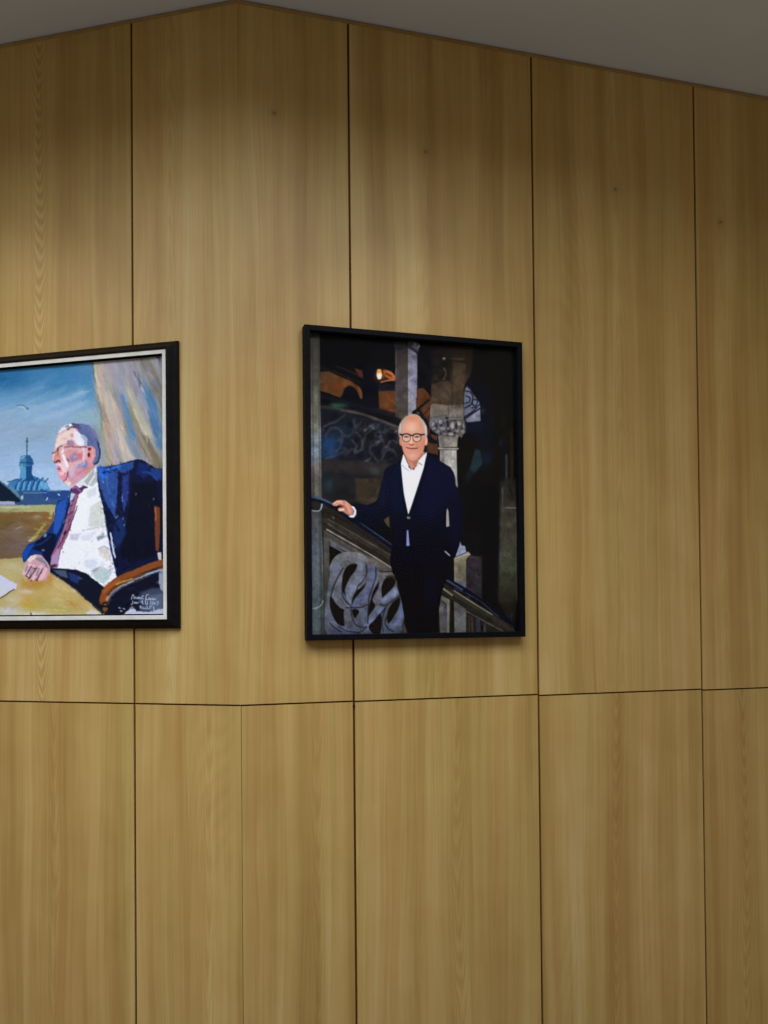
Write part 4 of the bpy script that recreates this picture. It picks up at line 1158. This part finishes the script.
    L([(100, 606), (110, 606)], 2, (24, 20, 26), .9)
    c.dabs((104, 560, 162, 612), 240, 5, 1.2, -.4, 5, 8, .45)
    # hand on the table
    z = lambda p: zc(p, 0, 555, 9.6)
    P(z([(225, 150), (240, 80), (270, 30), (310, 0), (370, -4), (420, 25), (470, 100), (480, 140), (462, 180), (440, 225), (390, 245), (350, 230), (310, 248), (265, 222), (230, 205), (212, 180)]), (206, 164, 172), .7, smooth=4)
    P(z([(260, 40), (300, 4), (350, 4), (330, 40), (280, 70)]), (226, 220, 214), .8, .9)
    P(z([(330, 30), (400, 20), (440, 70), (470, 120), (450, 140), (420, 80), (370, 60)]), (128, 134, 156), .9, .9)
    for pp in ([(285, 90), (250, 130), (228, 175)], [(325, 105), (285, 160), (255, 205)], [(390, 110), (345, 180), (312, 232)], [(440, 130), (415, 190), (385, 232)]):
        L(z(pp), 3.2, (226, 188, 196), 1)
    for pp in ([(262, 110), (242, 150)], [(315, 120), (285, 185)], [(375, 130), (350, 190)]):
        L(z(pp), 2, (140, 140, 160), 1, .9)
    for pp in ([(300, 110), (262, 175), (245, 200)], [(350, 120), (310, 180), (282, 220)], [(410, 130), (380, 190), (352, 228)]):
        L(z(pp), 1, (92, 52, 72), .7)
    for x, y in ((258, 208), (278, 220), (300, 245), (352, 240), (330, 130)):
        D(x / 9.6, 555 + y / 9.6, 1, .7, (60, 30, 44), .6, .9)
    c.dabs((22, 555, 50, 581), 160, 2, .7, 1.9, 5, 9, .5, .5)
    # head
    z = lambda p: zc(p, 45, 415, 12.8)
    K = 1 / 12.8
    P(z([(165, 232), (130, 340), (115, 430), (88, 500), (105, 585), (138, 620), (150, 700), (168, 790), (228, 850), (290, 905), (380, 900), (520, 800), (640, 680), (640, 400), (560, 250), (400, 150), (250, 160)]), (220, 176, 182), .7)
    P(z([(300, 720), (420, 660), (560, 620), (640, 660), (540, 760), (430, 850), (340, 890), (290, 800)]), (206, 156, 176), 1.2, .9)
    P(z([(500, 660), (640, 640), (560, 740), (500, 780)]), (196, 150, 140), 1.2, .9)
    P(z([(165, 260), (280, 190), (380, 170), (420, 260), (380, 330), (250, 360), (130, 430), (135, 340)]), (232, 212, 206), .9)
    P(z([(370, 180), (440, 230), (530, 330), (500, 400), (400, 375), (370, 300)]), (228, 230, 242), .9)
    P(z([(285, 320), (350, 315), (375, 370), (330, 400), (270, 385)]), (168, 136, 162), 1.5)
    D(45 + 340 * K, 415 + 255 * K, 2, 2, (214, 158, 160), 1, .9)
    D(45 + 240 * K, 415 + 300 * K, 2.4, 1.4, (222, 186, 186), 1, .8)
    P(z([(262, 440), (400, 425), (430, 500), (400, 580), (330, 610), (270, 570), (240, 490)]), (212, 158, 160), 1.2)
    P(z([(310, 520), (380, 465), (410, 500), (420, 570), (350, 600), (300, 570)]), (158, 138, 172), 1.6, .9)
    P(z([(410, 500), (450, 470), (485, 510), (460, 570), (415, 570)]), (202, 118, 120), 2.0, .9)
    D(45 + 375 * K, 415 + 530 * K, .9, .9, (214, 204, 236), .6, .9)
    L(z([(280, 560), (300, 590)]), 1.6, (150, 100, 110), .8)
    L(z([(485, 420), (495, 480), (490, 560)]), 2, (230, 206, 224), .8, .9)
    P(z([(400, 640), (500, 600), (520, 560), (550, 620), (530, 680), (440, 670), (380, 660)]), (136, 134, 174), 1.6, .9)
    L(z([(390, 655), (470, 640), (500, 610)]), 1, (176, 190, 230), .7, .9)
    P(z([(180, 600), (250, 580), (290, 650), (270, 740), (220, 720), (160, 640)]), (232, 204, 212), .9)
    L(z([(215, 470), (235, 530), (260, 600), (285, 650)]), 2.8, (240, 232, 238), .9)
    P(z([(300, 660), (380, 680), (370, 760), (330, 800), (300, 760)]), (204, 186, 206), 1, .9)
    L(z([(410, 760), (460, 720), (500, 690)]), 2.4, (208, 132, 152), 1, .9)
    P(z([(170, 770), (200, 720), (265, 730), (285, 770), (260, 820), (225, 840)]), (226, 152, 166), .9)
    P(z([(180, 735), (240, 715), (230, 760), (190, 775)]), (240, 206, 212), .9, .9)
    L(z([(285, 720), (285, 780), (250, 830), (228, 848)]), 1.1, (128, 76, 96), .7)
    P(z([(250, 850), (320, 850), (330, 880), (290, 905)]), (240, 216, 206), .8)
    # nose, mouth, eye
    P(z([(125, 480), (165, 450), (190, 520), (190, 590), (140, 610), (105, 575)]), (222, 162, 160), .7)
    L(z([(130, 500), (120, 550), (116, 580)]), 1.4, (222, 132, 108), .8)
    L(z([(170, 470), (180, 520), (185, 570)]), 1.4, (214, 136, 120), .8, .8)
    L(z([(105, 500), (100, 560)]), 1, (240, 224, 226), .7, .9)
    L(z([(138, 598), (165, 582), (185, 590)]), 1.8, (78, 32, 48), .6)
    D(45 + 120 * K, 415 + 600 * K, .8, .9, (130, 70, 72), .6, .9)
    P(z([(150, 650), (190, 650), (195, 690), (160, 700)]), (216, 132, 148), .7)
    L(z([(155, 684), (185, 684)]), 1.2, (120, 52, 74), .6)
    L(z([(160, 710), (190, 712)]), 1.4, (214, 140, 152), .7)
    L(z([(145, 630), (200, 635)]), 1.8, (232, 210, 222), .8)
    P(z([(215, 430), (260, 430), (250, 470), (215, 470)]), (242, 236, 238), .7, .95)
    L(z([(150, 440), (175, 405), (215, 385)]), 1.3, (112, 88, 98), .7)
    L(z([(88, 488), (110, 476), (150, 458), (170, 430)]), 1, (116, 74, 80), .6)
    L(z([(155, 430), (160, 480), (150, 520)]), .9, (150, 88, 84), .6, .8)
    c.blur(50, 422, 101, 488, .3)
    L(z([(250, 410), (330, 405), (430, 408), (540, 410)]), 1.1, (140, 84, 94), .6)
    L(z([(250, 420), (245, 470), (215, 500)]), .7, (170, 120, 122), .6, .8)
    L(z([(350, 392), (440, 396)]), .8, (196, 150, 160), .6, .8)
    # hair
    P(z([(330, 105), (430, 104), (560, 128), (640, 200), (688, 320), (708, 470), (690, 590), (620, 640), (600, 620), (645, 520), (640, 430), (590, 395), (535, 395), (535, 300), (460, 245), (400, 175)]), (104, 116, 162), .8)
    P(z([(455, 260), (500, 250), (540, 310), (530, 395), (495, 395), (500, 330)]), (164, 184, 206), .9, .95)
    P(z([(330, 105), (420, 104), (470, 180), (430, 190), (370, 150)]), (92, 80, 130), .9, .9)
    P(z([(430, 180), (520, 190), (530, 240), (480, 250)]), (92, 112, 158), .9, .9)
    L(z([(655, 300), (688, 400), (700, 490), (680, 590), (625, 635)]), 1.6, (44, 58, 92), .8)
    L(z([(560, 140), (640, 240), (670, 330)]), 2.4, (128, 130, 172), 1.2, .7)
    L(z([(540, 250), (600, 350)]), 2.4, (84, 96, 148), 1.2, .7)
    P(z([(165, 235), (200, 170), (250, 128), (330, 108), (370, 150), (300, 175), (235, 195), (190, 240)]), (224, 228, 238), .7)
    P(z([(235, 150), (290, 120), (320, 140), (280, 165)]), (140, 150, 158), .8, .9)
    L(z([(290, 185), (330, 155), (385, 152)]), 1.3, (72, 70, 78), .7)
    L(z([(175, 240), (235, 190)]), .9, (196, 186, 190), .7)
    D(45 + 325 * K, 415 + 128 * K, 1.2, 1, (244, 246, 248), .6, .95)
    # ear
    P(z([(545, 400), (600, 400), (635, 470), (625, 560), (590, 640), (555, 640), (540, 560), (548, 470)]), (214, 146, 150), .8, smooth=4)
    D(45 + 565 * K, 415 + 435 * K, 1.6, 1.4, (110, 34, 50), .7, .95)
    D(45 + 558 * K, 415 + 510 * K, 1.3, 2.2, (96, 30, 44), .7, .95)
    L(z([(605, 440), (610, 520), (585, 600)]), 1.8, (232, 168, 166), .9, .9)
    L(z([(560, 560), (575, 620)]), 1.4, (226, 156, 166), .8, .9)
    c.dabs((52, 424, 99, 486), 160, 2.4, .8, 2.2, 5, 10, .5, .8)
    c.dabs((52, 424, 99, 486), 420, 1.8, .6, 2.2, 9, 14, .55, .9)
    # collar
    P(z([(395, 872), (500, 790), (640, 665), (640, 780), (590, 860), (540, 925), (480, 905), (440, 935), (385, 895)]), (220, 224, 230), .7)
    P(z([(500, 850), (560, 770), (630, 690), (630, 760), (570, 850), (540, 900)]), (158, 168, 168), 1.1, .8)
    L(z([(400, 870), (520, 780), (640, 668)]), 1, (186, 178, 168), .7, .8)
    L(z([(480, 905), (540, 928)]), 1.1, (46, 34, 66), .6)
    # wobble of the brush, then signature
    c.warp(.2, 2.2)
    ink, ink2 = (206, 220, 236), (164, 186, 216)
    for pp in ([(131.4, 599.4), (132.4, 595.4), (133.6, 595), (134, 598.6)], [(134.8, 598.8), (135.6, 597), (136.6, 598.8)], [(137.2, 598.6), (138.2, 597), (138.6, 598.8), (139.6, 597.2), (140.2, 598.8)], [(141, 598.4), (143.2, 595.6)], [(142, 599), (143.4, 598.6)], [(145.4, 601), (146.4, 595.6), (148.4, 594.4)], [(146, 599), (148, 599.8), (149, 597.8)], [(149.4, 599.8), (150.4, 598.2), (151, 599.8)], [(152, 599.8), (153, 598.4), (153.6, 599.8)], [(154.4, 599.6), (155.8, 598.6)]):
        L(pp, .75, ink, .5, .85)
    for pp in ([(131, 604.6), (132.4, 603.6), (132.8, 600.8)], [(134, 603.6), (134.6, 602), (135.6, 603.4), (136.2, 602), (137, 603.4), (138.4, 602.4)], [(141, 601.6), (142.6, 601), (142.2, 603.2), (143.2, 603.6)], [(145.6, 601.4), (145.6, 603.8), (147.4, 603.8), (147.4, 601.2)], [(150, 602), (151.2, 601.6), (150.2, 604.2), (151.6, 604.2)], [(152.6, 602), (152.4, 604), (153.8, 604), (153.6, 602), (152.6, 602)], [(154.6, 602.4), (154.6, 604.2), (155.8, 603.6)], [(156.4, 602), (158.4, 601.8), (157.4, 605)]):
        L(pp, .75, ink2 if pp[0][0] > 149 else ink, .5, .85)
    for pp in ([(139.6, 607), (140.6, 606), (141.4, 607.4)], [(140.6, 606), (140.4, 609)], [(142.2, 608.6), (143, 607.6), (143.8, 608.8)], [(144.6, 608.8), (145.4, 607.8), (146, 608.8)], [(147.2, 605.6), (147.2, 608.8), (148.6, 608.2)], [(149.6, 608.8), (150, 605.8)], [(150.8, 606.6), (152, 606.2)], [(153.6, 606.6), (154.2, 611)]):
        L(pp, .7, ink, .5, .8)
    c.grain(3.0)
    c.A = 255 * 1.05 * np.clip(c.A / 255, 0, 1) ** 1.10
    return c


def pigment_material(name, rough, spec, bump):
    m = bpy.data.materials.new(name)
    m.use_nodes = True
    nt = m.node_tree
    p = nt.nodes['Principled BSDF']
    p.inputs['Roughness'].default_value = rough
    p.inputs['Specular IOR Level'].default_value = spec
    at = nt.nodes.new('ShaderNodeAttribute')
    at.attribute_name = 'pigment'
    nt.links.new(at.outputs['Color'], p.inputs['Base Color'])
    if bump:
        tc = nt.nodes.new('ShaderNodeTexCoord')
        nz = nt.nodes.new('ShaderNodeTexNoise')
        nz.inputs['Scale'].default_value = 180
        nt.links.new(tc.outputs['Object'], nz.inputs['Vector'])
        bp = nt.nodes.new('ShaderNodeBump')
        bp.inputs['Strength'].default_value = bump
        bp.inputs['Distance'].default_value = 0.001
        nt.links.new(nz.outputs[0], bp.inputs['Height'])
        nt.links.new(bp.outputs[0], p.inputs['Normal'])
    return m


def picture_mesh(name, side, s0, s1, z0, z1, d, thick, nu, nv, sheet, H, gain, m, m_side, parent, origin, sub=0.0):
    """a flat board whose front carries the picture as pigment"""
    ss = np.linspace(s0, s1, nu)
    zz = np.linspace(z1, z0, nv)
    Sg, Zg = np.meshgrid(ss, zz)
    H = np.array(H)
    w = H[2, 0] * Sg + H[2, 1] * Zg + 1
    X = (H[0, 0] * Sg + H[0, 1] * Zg + H[0, 2]) / w
    Y = (H[1, 0] * Sg + H[1, 1] * Zg + H[1, 2]) / w
    C = np.clip(sheet.sample(X, Y), 0, 255) / 255
    C = np.where(C <= 0.04045, C / 12.92, ((C + 0.055) / 1.055) ** 2.4)
    C = np.clip((C - sub) * np.asarray(gain), 0.0, 0.93)
    base = CORNER + NRM[side] * d - origin
    V = np.empty((nv, nu, 3), np.float32)
    for k in range(3):
        V[..., k] = base[k] + DIR[side][k] * Sg + (Zg if k == 2 else 0)
    nfront = nu * nv
    back = [wp(side, s, z, d - thick) - origin for s, z in ((s0, z1), (s1, z1), (s1, z0), (s0, z0))]
    verts = np.concatenate([V.reshape(-1, 3), np.array([tuple(b_) for b_ in back], np.float32)])
    idx = np.arange(nfront).reshape(nv, nu)
    q = np.stack([idx[:-1, :-1], idx[1:, :-1], idx[1:, 1:], idx[:-1, 1:]], -1).reshape(-1, 4)
    if side == 'L':
        q = q[:, ::-1]
    c = [idx[0, 0], idx[0, -1], idx[-1, -1], idx[-1, 0]]
    e = [list(idx[0, :]), list(idx[:, -1]), list(idx[-1, ::-1]), list(idx[::-1, 0])]
    me = bpy.data.meshes.new(name)
    extra = []
    for i in range(4):
        extra.append(e[i] + [nfront + (i + 1) % 4, nfront + i])
    extra.append([nfront, nfront + 3, nfront + 2, nfront + 1])
    sizes = np.concatenate([np.full(len(q), 4), [len(x) for x in extra]])
    loops = np.concatenate([q.ravel()] + [np.array(x) for x in extra]).astype(np.int32)
    starts = np.concatenate([[0], np.cumsum(sizes)[:-1]]).astype(np.int32)
    me.vertices.add(len(verts))
    me.vertices.foreach_set('co', verts.ravel())
    me.loops.add(len(loops))
    me.loops.foreach_set('vertex_index', loops)
    me.polygons.add(len(sizes))
    me.polygons.foreach_set('loop_start', starts)
    me.materials.append(m)
    me.materials.append(m_side)
    mi = np.zeros(len(sizes), np.int32)
    mi[len(q):] = 1
    me.polygons.foreach_set('material_index', mi)
    at = me.attributes.new('pigment', 'FLOAT_COLOR', 'POINT')
    col = np.ones((len(verts), 4), np.float32)
    col[:nfront, :3] = C.reshape(-1, 3)
    at.data.foreach_set('color', col.ravel())
    me.update(calc_edges=True)
    me.validate()
    o = bpy.data.objects.new(name, me)
    COL.objects.link(o)
    o.parent = parent
    return o


def moulding(name, side, s0, s1, z0, z1, profile, m, parent, origin, bevel=0.0):
    """mitred frame; profile = closed list of (inset from the outer edge, distance off the wall)"""
    v, f = [], []
    n = len(profile)
    for cs, cz, us, uz in ((s0, z0, 1, 1), (s1, z0, -1, 1), (s1, z1, -1, -1), (s0, z1, 1, -1)):
        for i_, d_ in profile:
            v.append(wp(side, cs + us * i_, cz + uz * i_, d_) - origin)
    for k in range(4):
        for j in range(n):
            a_, b_ = k * n + j, k * n + (j + 1) % n
            c_, d_ = ((k + 1) % 4) * n + (j + 1) % n, ((k + 1) % 4) * n + j
            f.append((a_, b_, c_, d_))
    return mesh_obj(name, v, f, m, parent)


def box_part(name, side, s0, s1, z0, z1, d0, d1, m, parent, origin):
    lo = [wp(side, s, z, d0) - origin for s, z in ((s0, z0), (s1, z0), (s1, z1), (s0, z1))]
    hi = [wp(side, s, z, d1) - origin for s, z in ((s0, z0), (s1, z0), (s1, z1), (s0, z1))]
    v, f = hexa(lo, hi)
    return mesh_obj(name, v, f, m, parent)


def picture_root(name, side, s, z, label, cat):
    o = bpy.data.objects.new(name, None)
    o.location = wp(side, s, z, 0.0)
    o.empty_display_size = 0.1
    COL.objects.link(o)
    o['label'] = label
    o['category'] = cat
    return o, wp(side, s, z, 0.0)


# ------------------------------------------------------------------ framed photograph on the right wall
S0, S1, ZB, ZT = 0.168, 0.7925, 1.4765, 2.3035
DF, WF = 0.031, 0.0145
photo, org = picture_root('framed_photograph', 'R', (S0 + S1) / 2, ZB,
                          'black framed colour photograph of a standing man in a dark suit on a stone staircase', 'picture')
moulding('picture_frame', 'R', S0, S1, ZB, ZT, [(0, 0.001), (0, DF - 0.001), (0.001, DF), (WF - 0.001, DF), (WF, DF - 0.001), (WF, 0.001)], M_BLACK, photo, org)
M_PRINT = pigment_material('matt_photo_print', 0.6, 0.04, 0)
art = photo_sheet()
H_PRINT = [[423.067044, -0.94798, 245.242522], [72.319239, -389.307335, 1223.01596], [0.123864, 0.006936, 1.0]]
picture_mesh('photo_print', 'R', S0 + WF, S1 - WF, ZB + WF, ZT - WF, 0.010, 0.006, 380, 520, art, H_PRINT, (1.02, 1.05, 0.99), M_PRINT, M_BACKBOARD, photo, org, sub=0.0022)

M_GLASS = bpy.data.materials.new('clear_picture_glass')
M_GLASS.use_nodes = True
nt = M_GLASS.node_tree
nt.nodes.remove(nt.nodes['Principled BSDF'])
tr_, gl_, mx_, fr_ = (nt.nodes.new('ShaderNode' + k) for k in ('BsdfTransparent', 'BsdfGlossy', 'MixShader', 'Fresnel'))
fr_.inputs['IOR'].default_value = 1.16
gl_.inputs['Roughness'].default_value = 0.03
gl_.inputs['Color'].default_value = (1, 1, 1, 1)
nt.links.new(fr_.outputs[0], mx_.inputs[0])
nt.links.new(tr_.outputs[0], mx_.inputs[1])
nt.links.new(gl_.outputs[0], mx_.inputs[2])
nt.links.new(mx_.outputs[0], nt.nodes['Material Output'].inputs[0])
box_part('glass_pane', 'R', S0 + WF, S1 - WF, ZB + WF, ZT - WF, 0.0110, 0.0125, M_GLASS, photo, org)
box_part('backing_board', 'R', S0 + WF, S1 - WF, ZB + WF, ZT - WF, 0.0015, 0.0038, M_BACKBOARD, photo, org)

# ------------------------------------------------------------------ framed painting on the left wall
P0, P1, QB, QT = 0.169, 1.129, 1.511, 2.2675
WI, DI = 0.0245, 0.032
paint, org = picture_root('framed_painting', 'L', (P0 + P1) / 2, QB,
                          'oil painting of a seated white haired man in blue jacket, black and silver frame', 'picture')
moulding('picture_frame', 'L', P0, P1, QB, QT,
         [(0, 0.001), (0, 0.008), (0.002, 0.011), (0.010, 0.019), (0.018, 0.0285), (WI - 0.002, DI), (WI, DI - 0.001), (WI, 0.001)],
         M_FRAME2, paint, org)
sl = 0.0112
o = moulding('silver_slip', 'L', P0 + WI, P1 - WI, QB + WI, QT - WI, [(0.0002, DI - 0.010), (0.0002, DI - 0.0035), (sl, DI - 0.0035), (sl, DI - 0.0055), (sl - 0.003, DI - 0.010)], M_SILVER, paint, org)
o['label'] = 'silver inner edge'
box_part('tray', 'L', P0 + WI + 0.0005, P1 - WI - 0.0005, QB + WI + 0.0005, QT - WI - 0.0005, 0.0015, 0.0055, M_TRAY, paint, org)
gp = WI + sl + 0.0035
art2 = painting_sheet()
H_PAINT = [[-338.837743, -0.949921, 242.230985], [69.92762, -390.10466, 1224.29303], [0.108608, 0.00695, 1.0]]
M_OIL = pigment_material('oil_paint', 0.5, 0.1, 0.25)
M_EDGE = noisy(mat('raw_canvas', (0.5, 0.48, 0.42), 0.9, 0.1), 400, (0.4, 0.38, 0.33), (0.6, 0.58, 0.5))
picture_mesh('canvas', 'L', P0 + gp, P1 - gp, QB + gp, QT - gp, 0.015, 0.0090, 620, 470, art2, H_PAINT, (0.95, 0.96, 0.95), M_OIL, M_EDGE, paint, org, sub=0.002)
